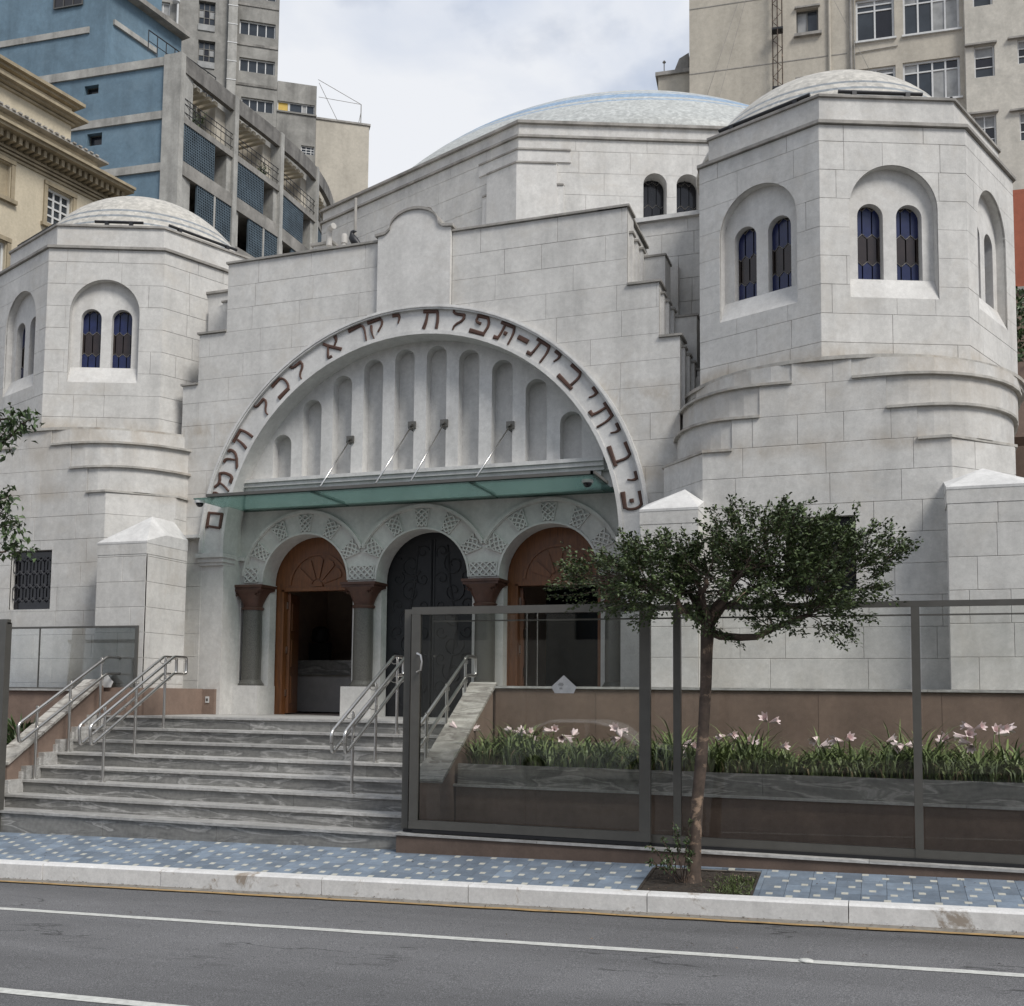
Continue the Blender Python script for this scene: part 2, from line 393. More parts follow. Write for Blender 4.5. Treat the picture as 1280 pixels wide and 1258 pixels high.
def ashlar(parent, fr, outer, holes, z0, rh, bw, mat=None, d=0.0, gap=.004, seed=0):
    rnd = random.Random(seed)
    us = [p[0] for p in outer]; zs = [p[1] for p in outer]
    u0, u1, zb, zt = min(us), max(us), min(zs), max(zs)
    k0 = math.floor((zb-z0)/rh); k = k0
    hb = [(min(p[0] for p in h), max(p[0] for p in h), min(p[1] for p in h), max(p[1] for p in h)) for h in holes]
    isrect = len(outer) == 4
    while z0+k*rh < zt-1e-4:
        a, b = z0+k*rh, z0+(k+1)*rh
        if a < zb: a = zb
        if b > zt: b = zt
        if b-a > .03:
            u = u0-rnd.uniform(.15, .85)*bw
            while u < u1:
                w = bw*rnd.choice((.6, .9, 1.0, 1.1, 1.25)); ua, ub = max(u, u0), min(u+w, u1); u += w
                if ua == u0 and ub-ua < .14: u = u0; continue
                if ub-ua < .001: continue
                if u1-ub < .12: ub = u1; u = u1+1
                x0, x1, y0, y1 = ua+gap/2, ub-gap/2, a+gap/2, b-gap/2
                if ua == u0: x0 = ua
                if ub == u1: x1 = ub
                simple = not any(h[0] < x1 and h[1] > x0 and h[2] < y1 and h[3] > y0 for h in hb)
                if simple and not isrect:
                    n = 6
                    simple = all(inpoly(x0+(x1-x0)*(.001+.998*i/n), y0+(y1-y0)*(.001+.998*j/2), outer) for i in range(n+1) for j in range(3))
                m = MB()
                if simple:
                    c = .004
                    V = [fr(x, y, d-.03) for x, y in ((x0, y0), (x1, y0), (x1, y1), (x0, y1))]
                    V += [fr(x, y, d-c) for x, y in ((x0, y0), (x1, y0), (x1, y1), (x0, y1))]
                    V += [fr(x, y, d) for x, y in ((x0+c, y0+c), (x1-c, y0+c), (x1-c, y1-c), (x0+c, y1-c))]
                    F = [(8, 9, 10, 11)]
                    for i in range(4):
                        j = (i+1) % 4; F += [(i, j, j+4, i+4), (i+4, j+4, j+8, i+8)]
                    m.add(V, F); area = (x1-x0)*(y1-y0)
                else:
                    v, f = tri(outer, holes, rect(x0, x1, y0, y1))
                    area = sum(abs((v[t[1]][0]-v[t[0]][0])*(v[t[2]][1]-v[t[0]][1])-(v[t[2]][0]-v[t[0]][0])*(v[t[1]][1]-v[t[0]][1]))/2 for t in f)
                    if area < .003: continue
                    m.extr(v, f, fr, d-.03, d)
                p = fr((x0+x1)/2, (y0+y1)/2, 0)
                facing = abs(fr.n[0]*p[0]+fr.n[1]*p[1])/math.hypot(p[0], p[1])
                vis = 1.0 if (fr.n[0]*p[0]+fr.n[1]*p[1]) < 0 else 0.0
                BLOCKS.append((area*facing*vis/(p[0]**2+p[1]**2), parent, m, mat or WALL))
        k += 1
def flush_blocks(limit=296):
    BLOCKS.sort(key=lambda t: -t[0]); rest = {}
    for i, (_, par, m, mat) in enumerate(BLOCKS):
        if i < limit: m.build('stone_block', mat, par)
        else:
            r = rest.setdefault((par.name, mat.name), (par, mat, MB())); r[2].add(m.v, m.f)
    for par, mat, m in rest.values(): stuff(m.build('stone_blocks', mat, par))
# ================================================================= ground, street, pavement
def zroad(x): return -.19+.026*x
def zk(x): return -.03+.024*x          # pavement height along the kerb
def zf(x): return .09+.0185*x          # pavement height along the building line
def zs(x, y):
    t = (y-9.97)/(11.0-9.97); return zk(x)*(1-t)+zf(x)*t
def ribbon(x0, x1, y0, y1, zfun, dz=0, nx=1, mb=None):
    m = mb or MB()
    for i in range(nx):
        a = x0+(x1-x0)*i/nx; b = x0+(x1-x0)*(i+1)/nx
        m.add([(a, y0, zfun(a, y0)+dz), (b, y0, zfun(b, y0)+dz), (b, y1, zfun(b, y1)+dz), (a, y1, zfun(a, y1)+dz)], [(0, 1, 2, 3)])
    return m
zr = lambda x, y: zroad(x)
struct(MB().add([(-400, -400, -12), (400, -400, -12), (400, 500, -12), (-400, 500, -12)], [(0, 1, 2, 3)]).build('ground', GUTT))
g = ribbon(-60, 40, -6, 9.86, zr, 0, 20); road = struct(g.build('road', ASPH))
struct(ribbon(-60, 40, -12, -6, lambda x, y: zroad(x)+.12, 0, 4).build('opposite_pavement', GUTT))
def line(y0, y1, x0, x1, mat, name, jag=.006, z=.004):
    m = MB(); n = int((x1-x0)/.25); rnd = random.Random(int(y0*100))
    xs = [x0+(x1-x0)*i/n for i in range(n+1)]
    V = []
    for x in xs: V += [(x, y0+rnd.uniform(-jag, jag), zroad(x)+z), (x, y1+rnd.uniform(-jag, jag), zroad(x)+z)]
    m.add(V, [(2*i, 2*i+2, 2*i+3, 2*i+1) for i in range(n)]); return struct(m.build(name, mat))
line(8.285, 8.385, -30, 20, LINEW, 'lane_edge_line'); line(5.88, 5.99, -30, 20, LINEW, 'lane_dividing_line')
line(9.60, 9.86, -30, 20, GUTT, 'gutter_strip', .012, .008); line(9.585, 9.655, -30, 20, LINEY, 'yellow_kerb_line', .014, .012)
rs = MB(); rs.lathe([(.055, zroad(-.55)+.004), (.05, zroad(-.55)+.014), (.03, zroad(-.55)+.02)], -.55, 8.33, 12); 
tag(rs.build('road_stud', LINEW, None, True), 'small round cat eye stud set in the white lane edge line', 'road stud')
# kerb stones
kerb = thing('kerb', 'white painted granite kerb with chipped rust stains along the road edge', 'kerb', (-1.5, 9.9, zk(-1.5)))
xs = -15.2; rnd = random.Random(3)
while xs < 7:
    w = rnd.choice((1.55, 1.9, 1.7)); x1 = xs+w-.008; dy = rnd.uniform(-.006, .006); c = .018
    m = MB()
    def cs(x): 
        z = zk(x)+.004; b = zroad(x)-.05
        return [(x, 9.82+dy, b), (x, 9.815+dy, z-c), (x, 9.815+c+dy, z), (x, 9.965, z+.004), (x, 9.965, b)]
    m.add(cs(xs)+cs(x1), [(i, (i+1) % 5, (i+1) % 5+5, i+5) for i in range(5)]+[(4, 3, 2, 1, 0), (5, 6, 7, 8, 9)])
    m.build('kerb_stone', KERB, kerb); xs += w
# pavement
pav = struct(ribbon(-16, 7.5, 9.965, 11.05, lambda x, y: zs(x, y)-.014, 0, 24).build('pavement', GUTT))
PX0, PX1, PY0, PY1 = -2.12, -1.12, 9.975, 10.72
tiles = []
T = .2115
for i in range(-72, 36):
    for j in range(0, 6):
        x = i*T; y = 9.975+j*T; y1 = min(y+T, 11.04)
        if x < -12 or x > 2.6 or y1-y < .02: continue
        xa, xb = x, x+T
        if y < PY1-.02:
            if xa < PX0 < xb: xb = PX0-.012
            elif xa < PX1 < xb: xa = PX1+.012
            elif PX0 <= xa and xb <= PX1: continue
        if xb-xa > .02: tiles.append((xb, xa, y, y1))
def tile_mesh(mb, x, y, x1, y1, h=0.0):
    g = .0018; P = ((x+g, y+g), (x1-g, y+g), (x1-g, y1-g), (x+g, y1-g))
    mb.add([(a, b, zs(a, b)-.014) for a, b in P]+[(a, b, zs(a, b)+h) for a, b in P], [(4, 5, 6, 7), (0, 1, 5, 4), (1, 2, 6, 5), (2, 3, 7, 6), (3, 0, 4, 7)])
    return mb
tiles.sort(key=lambda t: math.hypot(t[1]+.6, t[2])); rest = MB(); rt = random.Random(9)
for n, (xb, x, y, y1) in enumerate(tiles):
    if n < 298: tile_mesh(MB(), x, y, xb, y1, rt.uniform(-.0008, .0008)).build('paving_tile', TILEB, pav)
    else: tile_mesh(rest, x, y, xb, y1, rt.uniform(-.0008, .0008))
stuff(rest.build('paving_tiles', TILEB, pav))
inl = []
for i in range(-62, 18):
    for j in range(0, 11):
        if (i+j) % 2: continue
        y = 9.985+j*.1035; x = i*.201+.26*(y-9.97)
        if j == 0: y += .035
        if x-.03 > PX0-.06 and x < PX1+.06 and y < PY1+.03: continue
        if x < -11.8 or x > 2.6: continue
        inl.append((math.hypot(x+.6, y), x, y))
inl.sort(); rest = MB()
for n, (_, x, y) in enumerate(inl):
    q = .029; V = [(x+a, y+b, zs(x+a, y+b)+.002) for a, b in ((-q, -q), (q, -q), (q, q), (-q, q))]
    V += [(a, b, c-.01) for a, b, c in V]; F = [(0, 1, 2, 3), (0, 4, 5, 1), (1, 5, 6, 2), (2, 6, 7, 3), (3, 7, 4, 0)]
    if n < 298: MB().add(V, F).build('inlay_tile', TILEY, pav)
    else: rest.add(V, F)
stuff(rest.build('inlay_tiles', TILEY, pav))
# tree pit: soil a little below the tiles inside a thin edging
pit = MB(); rs_ = random.Random(5); nx, ny = 22, 14; V = []
for j in range(ny+1):
    for i in range(nx+1):
        x = PX0+.015+(PX1-PX0-.03)*i/nx; y = PY0+.01+(PY1-PY0-.02)*j/ny
        V.append((x, y, zs(x, y)-.012+rs_.uniform(0, .016)))
pit.add(V, [(j*(nx+1)+i, j*(nx+1)+i+1, (j+1)*(nx+1)+i+1, (j+1)*(nx+1)+i) for j in range(ny) for i in range(nx)])
struct(pit.build('tree_pit_soil', SOIL))
ed = MB()
for x in (PX0, PX1): ed.add([(x+a, y, zs(x, y)+h) for h in (-.02, .006) for a, y in ((-.012, PY0), (.012, PY0), (.012, PY1), (-.012, PY1))], [(4, 5, 6, 7), (0, 1, 5, 4), (1, 2, 6, 5), (2, 3, 7, 6), (3, 0, 4, 7)])
ed.add([(x, PY1+a, zs(x, PY1)+h) for h in (-.02, .006) for x, a in ((PX0, -.012), (PX1, -.012), (PX1, .012), (PX0, .012))], [(4, 5, 6, 7), (0, 1, 5, 4), (1, 2, 6, 5), (2, 3, 7, 6), (3, 0, 4, 7)])
struct(ed.build('tree_pit_edging', SOIL))

# ================================================================= the synagogue
SX = -6.65
syn = thing('synagogue', 'pale stone synagogue with domes, twin octagonal towers and a great Hebrew lettered arch', 'synagogue', (SX, 16, 1.32))
F0 = Fr(0, 14.8)                      # main front; u is the world X
ACX, ACZ, RI, RO = -6.60, 3.88, 3.21, 3.64
AX0, AX1 = ACX-RI, ACX+RI
OUT = [(-10.68, 1.3), (-2.56, 1.3), (-2.56, 6.65), (-2.85, 6.65), (-2.85, 7.45), (-3.30, 7.45), (-3.30, 8.60),
       (-9.88, 8.60), (-9.88, 7.48), (-10.39, 7.48), (-10.39, 6.65), (-10.68, 6.65)]
bighole = arch(ACX, RI, 1.2, ACZ, 40)
facade = MB().plate(OUT, [bighole], F0, -.42, -.012).box(-9.84, -3.34, 15.2, 16.55, 7.12, 8.58)
facade = facade.build('facade_wall', WALLB, syn)
ashlar(facade, F0, OUT, [arch(ACX, RO-.02, 1.2, ACZ, 40), rect(-7.2, -5.96, 7.3, 8.7)], 8.60-.375*20, .375, .95, seed=1)
def coping(pts, fr, name='coping', par=None, d0=-.4, d1=.035, h=.035, mat=CAPM):
    for (u0, u1, z) in pts: MB().fbox(fr, u0, u1, z+.003, z+h, d0, d1).build(name, mat, par or facade)
coping([(-9.91, -7.13, 8.60), (-6.0, -3.265, 8.60), (-3.298, -2.815, 7.45), (-2.848, -2.525, 6.65), (-10.42, -9.882, 7.48), (-10.71, -10.392, 6.65)], F0)
coping([(-.42, 1.15, 8.60)], Fr(-3.335, 15.2, 90))
# stepped layers behind both shoulders
def shoulder(sgn, lv, mat=WALLB):
    for j in range(1, 5):
        y0 = 14.8+.13*j; ex = .045*j + (.26 if j == 4 else 0)
        m = MB(); cp = MB()
        for (x, z, zb, dz) in lv:
            xe = x+sgn*ex; zz = z-dz-.075*(j-1); xi = x-sgn*.9
            a, b = min(xe, xi), max(xe, xi)
            y1 = 15.75 if j == 4 else y0+.15
            m.box(a, b, y0, y1, zb, zz); cp.box(a-.02, b+.02, y0-.02, y1+.02, zz+.002, zz+.032)
        o = m.build('stepped_pier', mat, syn); cp.build('coping', CAPM, o)
shoulder(1, [(-3.30, 8.60, 7.0, .34), (-2.85, 7.45, 6.2, .13), (-2.56, 6.65, 4.6, .13)])
shoulder(-1, [(-9.88, 8.60, 7.3, .18), (-10.39, 7.48, 6.5, .13), (-10.68, 6.65, 5.5, .13)])
sb_ = MB().box(-10.86, -9.92, 15.40, 16.0, 5.4, 8.40).build('side_block', WALLB, syn)
MB().box(-10.9, -9.90, 15.36, 16.0, 8.402, 8.44).build('coping', CAPM, sb_)
MB().box(-10.60, -9.9, 15.33, 15.40, 7.66, 8.16).build('raised_panel', WALLB, sb_); MB().box(-10.62, -9.9, 15.31, 15.40, 7.62, 7.655).build('ledge', CAPM, sb_)
# pediment with the curved cap
def ped_poly(z0, off=0):
    P = [(x, ACZ+math.sqrt((RO-.015)**2-(x-ACX)**2)) for x in np.linspace(-7.17-off, -5.97+off, 9)]+[(-5.97+off, 8.66+off), (-6.10, 8.68+off)]
    for i in range(0, 15):
        a = PI*i/14; P.append((-6.57+(.40+off*.3)*cos(a), 8.74+off+.27*sin(a)))
    return P+[(-7.04, 8.68+off), (-7.17-off, 8.66+off)]
pd = MB().prism(ped_poly(7.54), F0, -.3, .07).build('pediment', WALLB, syn)
P0 = ped_poly(7.54)[9:]; 
cm = MB(); pts = [(u, z) for u, z in P0]
pts = [(-5.93, 8.66)]+pts[1:-1]+[(-7.21, 8.66)]
for i in range(len(pts)-1):
    (a, b), (c, d) = pts[i], pts[i+1]
    V = [F0(a, b, .10), F0(c, d, .10), F0(c, d+.04, .10), F0(a, b+.04, .10), F0(a, b, -.3), F0(c, d, -.3), F0(c, d+.04, -.3), F0(a, b+.04, -.3)]
    cm.add(V, [(0, 1, 2, 3), (7, 6, 5, 4), (3, 2, 6, 7), (0, 4, 5, 1), (1, 5, 6, 2), (0, 3, 7, 4)])
cm.build('coping', CAPM, pd)
# archivolt: flat lettered band between two rims
def ring(mb, fr, cx, cz, r0, r1, d0, d1, a0=0, a1=PI, n=48):
    V = []
    for i in range(n+1):
        a = a0+(a1-a0)*i/n
        for r, d in ((r0, d0), (r1, d0), (r1, d1), (r0, d1)): V.append(fr(cx+r*cos(a), cz+r*sin(a), d))
    F = [(4*i+k, 4*i+4+k, 4*i+4+(k+1) % 4, 4*i+(k+1) % 4) for i in range(n) for k in range(4)]+[(0, 1, 2, 3), (4*n+3, 4*n+2, 4*n+1, 4*n)]
    return mb.add(V, F)
av = MB(); ring(av, F0, ACX, ACZ, RI+.02, RO-.05, -.3, .02); ring(av, F0, ACX, ACZ, RO-.07, RO, -.25, .075); ring(av, F0, ACX, ACZ, RO-.045, RO-.025, -.25, .09)
ring(av, F0, ACX, ACZ, RI-.012, RI+.045, -.35, .045)
arc = av.build('lettered_arch', NICHE, syn)
for s in (-1, 1):
    a, b = sorted((ACX+s*(RI-.045), ACX+s*(RO+.03)))
    im = MB(); im.box(a, b, 14.70, 15.1, 3.80, 3.87); im.box(a+.02, b-.02, 14.74, 15.1, 3.73, 3.80); im.box(a+.04, b-.04, 14.77, 15.1, 3.68, 3.73)
    im.build('impost_moulding', NICHE, arc)
MB().box(-10.62, -10.2, 14.66, 14.9, 4.12, 4.17).build('corbel', NICHE, arc)
GL = dict(
 kaf=[([(.12, .88), (.72, .90)], .15, .13), ([(.70, .92), (.90, .72), (.90, .30), (.74, .08)], .10, .10), ([(.02, .10), (.80, .10)], .19, .15)],
 bet=[([(.12, .88), (.74, .90)], .15, .13), ([(.72, .92), (.88, .7), (.82, .1)], .10, .10), ([(.0, .10), (1.0, .08)], .19, .15)],
 yod=[([(.22, .90), (.62, .88)], .15, .12), ([(.60, .92), (.68, .72), (.55, .45)], .12, .05)],
 tav=[([(.05, .90), (.80, .88)], .15, .13), ([(.78, .92), (.90, .6), (.86, .0)], .11, .07), ([(.30, .86), (.28, .35), (.22, .12)], .09, .1), ([(.0, .10), (.28, .12)], .17, .13)],
 pe=[([(.15, .90), (.75, .90)], .14, .13), ([(.73, .92), (.92, .6), (.78, .1)], .11, .1), ([(.0, .10), (.84, .08)], .19, .15), ([(.2, .88), (.18, .58), (.48, .54)], .08, .12)],
 lamed=[([(.22, 1.02), (.26, .82), (.84, .80)], .10, .13), ([(.82, .84), (.86, .55), (.42, .26), (.38, .0)], .12, .06)],
 he=[([(.05, .90), (.82, .88)], .16, .13), ([(.80, .92), (.88, .5), (.84, .0)], .11, .12), ([(.28, .78), (.26, .4), (.14, .0)], .09, .14)],
 qof=[([(.05, .88), (.80, .90)], .15, .13), ([(.78, .93), (.9, .65), (.55, .25)], .10, .07), ([(.24, .7), (.2, .3), (.3, -.05)], .10, .05)],
 resh=[([(.0, .86), (.70, .90)], .18, .14), ([(.68, .93), (.90, .75), (.84, .0)], .11, .06)],
 alef=[([(.08, .90), (.35, .60), (.92, .12)], .13, .15), ([(.84, .95), (.84, .70), (.60, .46)], .16, .06), ([(.28, .62), (.16, .32), (.05, .02), (.3, .04)], .07, .13)],
 ayin=[([(.10, .92), (.32, .88), (.44, .5), (.50, .25)], .14, .07), ([(.70, .92), (.88, .86), (.80, .4), (.10, .0)], .14, .12)],
 mem=[([(.0, .95), (.3, .72), (.8, .90)], .12, .13), ([(.78, .92), (.92, .6), (.86, .08), (.48, .10)], .11, .16), ([(.32, .72), (.22, .35), (.05, .02)], .09, .08)],
 memf=[([(.05, .90), (.90, .90)], .16, .13), ([(.88, .93), (.90, .07)], .11, .11), ([(.94, .08), (.15, .08)], .15, .14), ([(.17, .9), (.15, .08)], .1, .1)],
 dot=[([(.35, .5), (.65, .5)], .24, .24)], dash=[([(.15, .55), (.75, .55)], .2, .2)])
def glyph(name, px, sw, sh, dag=False):
    """px = angle on the arch in degrees; letters stand outward on the band"""
    a = R(px); ro = (cos(a), sin(a)); rt = (sin(a), -cos(a)); m = MB(); rc = (RI+RO)/2-.008
    strokes = list(GL[name])
    if dag: strokes.append(([(.42, .46), (.58, .46)], .16, .16))
    def P(x, y): 
        x = (x-.48)*sw; y = (y-.48)*sh
        return (ACX+ro[0]*(rc+y)+rt[0]*x, ACZ+ro[1]*(rc+y)+rt[1]*x)
    for k, (pts, w0, w1) in enumerate(strokes):
        Q = [P(x, y) for x, y in pts]; n = len(Q); L_ = []; R_ = []
        # soften the corners
        if n > 2:
            q2 = [Q[0]]
            for i in range(1, n-1):
                for t in (.3, .0, -.3):
                    A, B, C = Q[i-1], Q[i], Q[i+1]
                    if t > 0: q2.append((B[0]+(A[0]-B[0])*t, B[1]+(A[1]-B[1])*t))
                    elif t < 0: q2.append((B[0]+(C[0]-B[0])*-t, B[1]+(C[1]-B[1])*-t))
                    else: q2.append((B[0]*.76+A[0]*.12+C[0]*.12, B[1]*.76+A[1]*.12+C[1]*.12))
            Q = q2+[Q[-1]]; n = len(Q)
        for i, q in enumerate(Q):
            A = Q[max(i-1, 0)]; B = Q[min(i+1, n-1)]; tx, ty = B[0]-A[0], B[1]-A[1]; l = math.hypot(tx, ty) or 1
            w = (w0+(w1-w0)*i/(n-1))*sh*.60; nx_, ny_ = -ty/l*w, tx/l*w
            L_.append((q[0]+nx_, q[1]+ny_)); R_.append((q[0]-nx_, q[1]-ny_))
        d1 = .042+.002*k
        V = []
        for l, r in zip(L_, R_):
            cx_, cy_ = (l[0]+r[0])/2, (l[1]+r[1])/2
            V += [F0(*l, .015), F0(*l, d1-.008), F0(cx_*.5+l[0]*.5, cy_*.5+l[1]*.5, d1), F0(cx_*.5+r[0]*.5, cy_*.5+r[1]*.5, d1), F0(*r, d1-.008), F0(*r, .015)]
        F = [(6*i+q, 6*i+6+q, 6*i+7+q, 6*i+1+q) for i in range(n-1) for q in range(5)]+[(0, 1, 2, 3, 4, 5), tuple(6*(n-1)+q for q in (5, 4, 3, 2, 1, 0))]
        m.add(V, F)
    return m.build('letter', LETM, arc)
def ang_of(px, py):      # where each letter sits, read off the front as an angle
    return px
LET = [('kaf', 8.5, 1), ('yod', 13.8, 0), ('bet', 20.3, 0), ('yod', 25.9, 0), ('tav', 30.6, 0), ('yod', 36.3, 0), ('bet', 43.3, 0), ('yod', 49.3, 0), ('tav', 53.8, 0), ('dash', 58.8, 0), ('tav', 64.0, 1), ('pe', 71.0, 0), ('lamed', 77.7, 0), ('he', 84.8, 0), ('yod', 94.1, 0), ('qof', 100.0, 0), ('resh', 105.2, 0), ('alef', 113.1, 0), ('lamed', 124.3, 0), ('kaf', 130.8, 0), ('lamed', 138.1, 0), ('he', 148.0, 0), ('ayin', 154.0, 0), ('mem', 160.4, 0), ('yod', 164.7, 0), ('memf', 171.4, 0)]
LETTERS_AT = None
for nme, a, dg in LET: glyph(nme, a, .30 if nme != 'yod' else .25, .30, dg)
# tympanum with ten round-headed niches
F1 = Fr(0, 15.12)
seg = [(ACX-3.2, 4.90), (ACX+3.2, 4.90)]+[(ACX+(RI+.05)*cos(R(a)), ACZ+(RI+.05)*sin(R(a))) for a in np.linspace(18, 162, 40)]
tops = [5.80, 6.33, 6.67, 6.88, 6.99, 6.99, 6.88, 6.67, 6.33, 5.80]
nh = []; nc = []
for i, t in enumerate(tops):
    c = -8.985+.532*i; nh.append(arch(c, .165, 5.085, t-.165, 14)); nc.append(c)
ty = MB().plate(seg, nh, F1, -.20, 0)
ty.prism(seg, F1, -.30, -.19)
tymp = ty.build('tympanum', NICHE, syn)
sl = MB()
sl.fbox(F1, -9.68, -3.69, 5.02, 5.075, 0, .13); sl.fbox(F1, -9.68, -3.69, 4.955, 5.02, 0, .10); sl.fbox(F1, -9.68, -3.69, 4.90, 4.955, 0, .06)
sl.fbox(F1, -9.62, -3.74, 4.62, 4.90, -.15, .03)
sl.build('window_sill', NICHE, tymp)
# soffit of the big recess
# ---- arcade
F2 = Fr(0, 15.30); AC = [-8.62, -6.60, -4.58]; CC = [-9.61, -7.61, -5.59, -3.59]
OA = [(-9.92, 3.40), (-3.28, 3.40), (-3.28, 4.66), (-9.92, 4.66)]
holes = [arch(c, .765, 3.3, 3.44, 24) for c in AC]
ar = MB().plate(OA, holes, F2, -.40, 0)
for c in CC: ar.box(c-.25, c+.25, 15.50, 15.70, 1.32, 3.42)
ar.box(-9.90, -9.80, 15.33, 15.50, 1.32, 3.42)
arcade = ar.build('arcade_wall', WALLB, syn)
MB().box(-9.92, -3.28, 15.16, 15.33, 4.66, 4.92).box(-10.1, -9.862, 15.32, 15.8, 1.32, 4.6).box(-9.92, -9.815, 14.85, 15.35, 1.32, 4.6).box(-3.385, -3.1, 14.85, 15.8, 1.32, 4.6).build('soffit', WALLB, arcade)
mo = MB()
for c in AC: ring(mo, F2, c, 3.44, .758, .79, 0, .022, 0, PI, 28)
for i, c in enumerate(AC):
    th = math.acos(1.01/1.13)
    a0 = 0.10 if i == 2 else th; a1 = PI-.1 if i == 0 else PI-th
    for r0, r1, d in ((1.10, 1.145, .045), (1.085, 1.10, .028)): ring(mo, F2, c, 3.44, r0, r1, 0, d, a0, a1, 28)
mo.box(-9.90, -9.70, 15.23, 15.33, 3.80, 3.86)
mo.build('arch_moulding', WALLB, arcade)
def lattice(bars, cells, back):
    pass
def wedge(c, am, aw, r0=.80, r1=1.07):
    m = MB(); cz = 3.44; a0, a1 = am-aw/2, am+aw/2
    def P(s, t): # s across, t radial
        r = r0+(r1-r0)*t; k = .78+.22*t; a = am+(s-.5)*aw*k
        return (c+r*cos(a), cz+r*sin(a))
    def bar(p, q, w=.007, d=.024):
        l = math.hypot(q[0]-p[0], q[1]-p[1]) or 1; nx_, ny_ = -(q[1]-p[1])/l*w, (q[0]-p[0])/l*w
        V = [F2(p[0]+nx_, p[1]+ny_, d), F2(p[0]-nx_, p[1]-ny_, d), F2(q[0]-nx_, q[1]-ny_, d), F2(q[0]+nx_, q[1]+ny_, d)]
        V += [F2(p[0]+nx_*1.5, p[1]+ny_*1.5, 0), F2(p[0]-nx_*1.5, p[1]-ny_*1.5, 0), F2(q[0]-nx_*1.5, q[1]-ny_*1.5, 0), F2(q[0]+nx_*1.5, q[1]+ny_*1.5, 0)]
        m.add(V, [(0, 1, 2, 3), (0, 4, 5, 1), (2, 6, 7, 3), (0, 3, 7, 4), (1, 5, 6, 2)])
    for s, t in (((0, 0), (0, 1)), ((1, 0), (1, 1))): bar(P(*s), P(*t), .008, .028)
    n, mm = 2, 3
    for k in range(-mm, n+1):
        for sg in (0, 1):
            a, b = [], []
            # diagonal from (k/n,0) rising one column per row
            pts = []
            for j in range(mm+1):
                s = (k+j)/n*1.0
                if 0 <= s <= 1: pts.append((s if not sg else 1-s, j/mm))
            for u, v in zip(pts, pts[1:]): bar(P(*u), P(*v), .0105, .030+.004*sg)
    return m.build('lattice_panel', WALLB, arcade)
for c in AC:
    for d_ in (90, 61, 119, 31, 149): wedge(c, R(d_), .235)
def lrect(u0, u1, z0, z1):
    m = MB()
    def bar(p, q, w=.008, d=.024):
        l = math.hypot(q[0]-p[0], q[1]-p[1]) or 1; nx_, ny_ = -(q[1]-p[1])/l*w, (q[0]-p[0])/l*w
        V = [F2(p[0]+nx_, p[1]+ny_, d), F2(p[0]-nx_, p[1]-ny_, d), F2(q[0]-nx_, q[1]-ny_, d), F2(q[0]+nx_, q[1]+ny_, d)]
        V += [F2(p[0]+nx_*1.5, p[1]+ny_*1.5, 0), F2(p[0]-nx_*1.5, p[1]-ny_*1.5, 0), F2(q[0]-nx_*1.5, q[1]-ny_*1.5, 0), F2(q[0]+nx_*1.5, q[1]+ny_*1.5, 0)]
        m.add(V, [(0, 1, 2, 3), (0, 4, 5, 1), (2, 6, 7, 3), (0, 3, 7, 4), (1, 5, 6, 2)])
    n = max(2, round((u1-u0)/.10)); mm = 2
    for a, b in (((u0, z0), (u1, z0)), ((u0, z0), (u0, z1)), ((u1, z0), (u1, z1)), ((u0, z1), (u1, z1))): bar(a, b, .008, .028)
    for k in range(-mm, n+1):
        for sg in (0, 1):
            pts = []
            for j in range(mm+1):
                s = (k+j)/n
                if 0 <= s <= 1: pts.append((u0+(u1-u0)*(s if not sg else 1-s), z0+(z1-z0)*j/mm))
            for u, v in zip(pts, pts[1:]): bar(u, v, .0105, .030+.004*sg)
    return m.build('lattice_panel', WALLB, arcade)
lrect(-9.72, -9.47, 3.45, 3.68)
for c in CC[1:3]: lrect(c-.21, c+.21, 3.45, 3.66)
lrect(-3.75, -3.5, 3.45, 3.68)
for i, c in enumerate(CC):
    cy = 15.39
    MB().box(c-.26, c+.26, 15.16, 15.70, 1.32, 1.78).build('plinth', WHITE if False else WALLB, arcade)
    col = MB().lathe([(.155, 1.84), (.158, 2.3), (.152, 3.02)], c, cy, 24).build('column', GRAN, arcade, 'auto')
    MB().lathe([(.205, 1.78), (.205, 1.81), (.18, 1.84), (.165, 1.87), (.15, 1.88)], c, cy, 24).build('column_base', GRAN, col, 'auto')
    cp = MB()
    cp.box(c-.30, c+.30, 15.14, 15.62, 3.36, 3.40); cp.box(c-.28, c+.28, 15.16, 15.60, 3.32, 3.36)
    prof = [(.165, 3.00), (.185, 3.03), (.17, 3.05)]; cp.lathe(prof, c, cy, 24)
    # flared square-to-round bell
    V = []; n = 24; lv = 6
    for j in range(lv+1):
        t = j/lv
        for k in range(n):
            a = 2*PI*k/n; ca, sa = cos(a), sin(a); sq = 1/max(abs(ca), abs(sa)); e = t**1.5
            r = .155+(.115*e); rr = r*((1-e)+e*min(sq, 1.28)); rr *= 1+.05*sin(4*a*2)*sin(PI*t)
            V.append((c+rr*ca, cy+rr*sa*.95, 3.04+.28*t))
    cp.add(V, [(j*n+k, j*n+(k+1) % n, (j+1)*n+(k+1) % n, (j+1)*n+k) for j in range(lv) for k in range(n)])
    for s1 in (-1, 1):
        for q in range(10):
            a = q*.75; r = .05*(1-q/12)
            cp.lathe([(.006, 3.25+r*sin(a)-.008), (.016, 3.25+r*sin(a)), (.006, 3.25+r*sin(a)+.008)], c+s1*(.19)+r*cos(a)*s1, cy-.20, 6)
    cp.build('capital', REDST, col, 'auto')
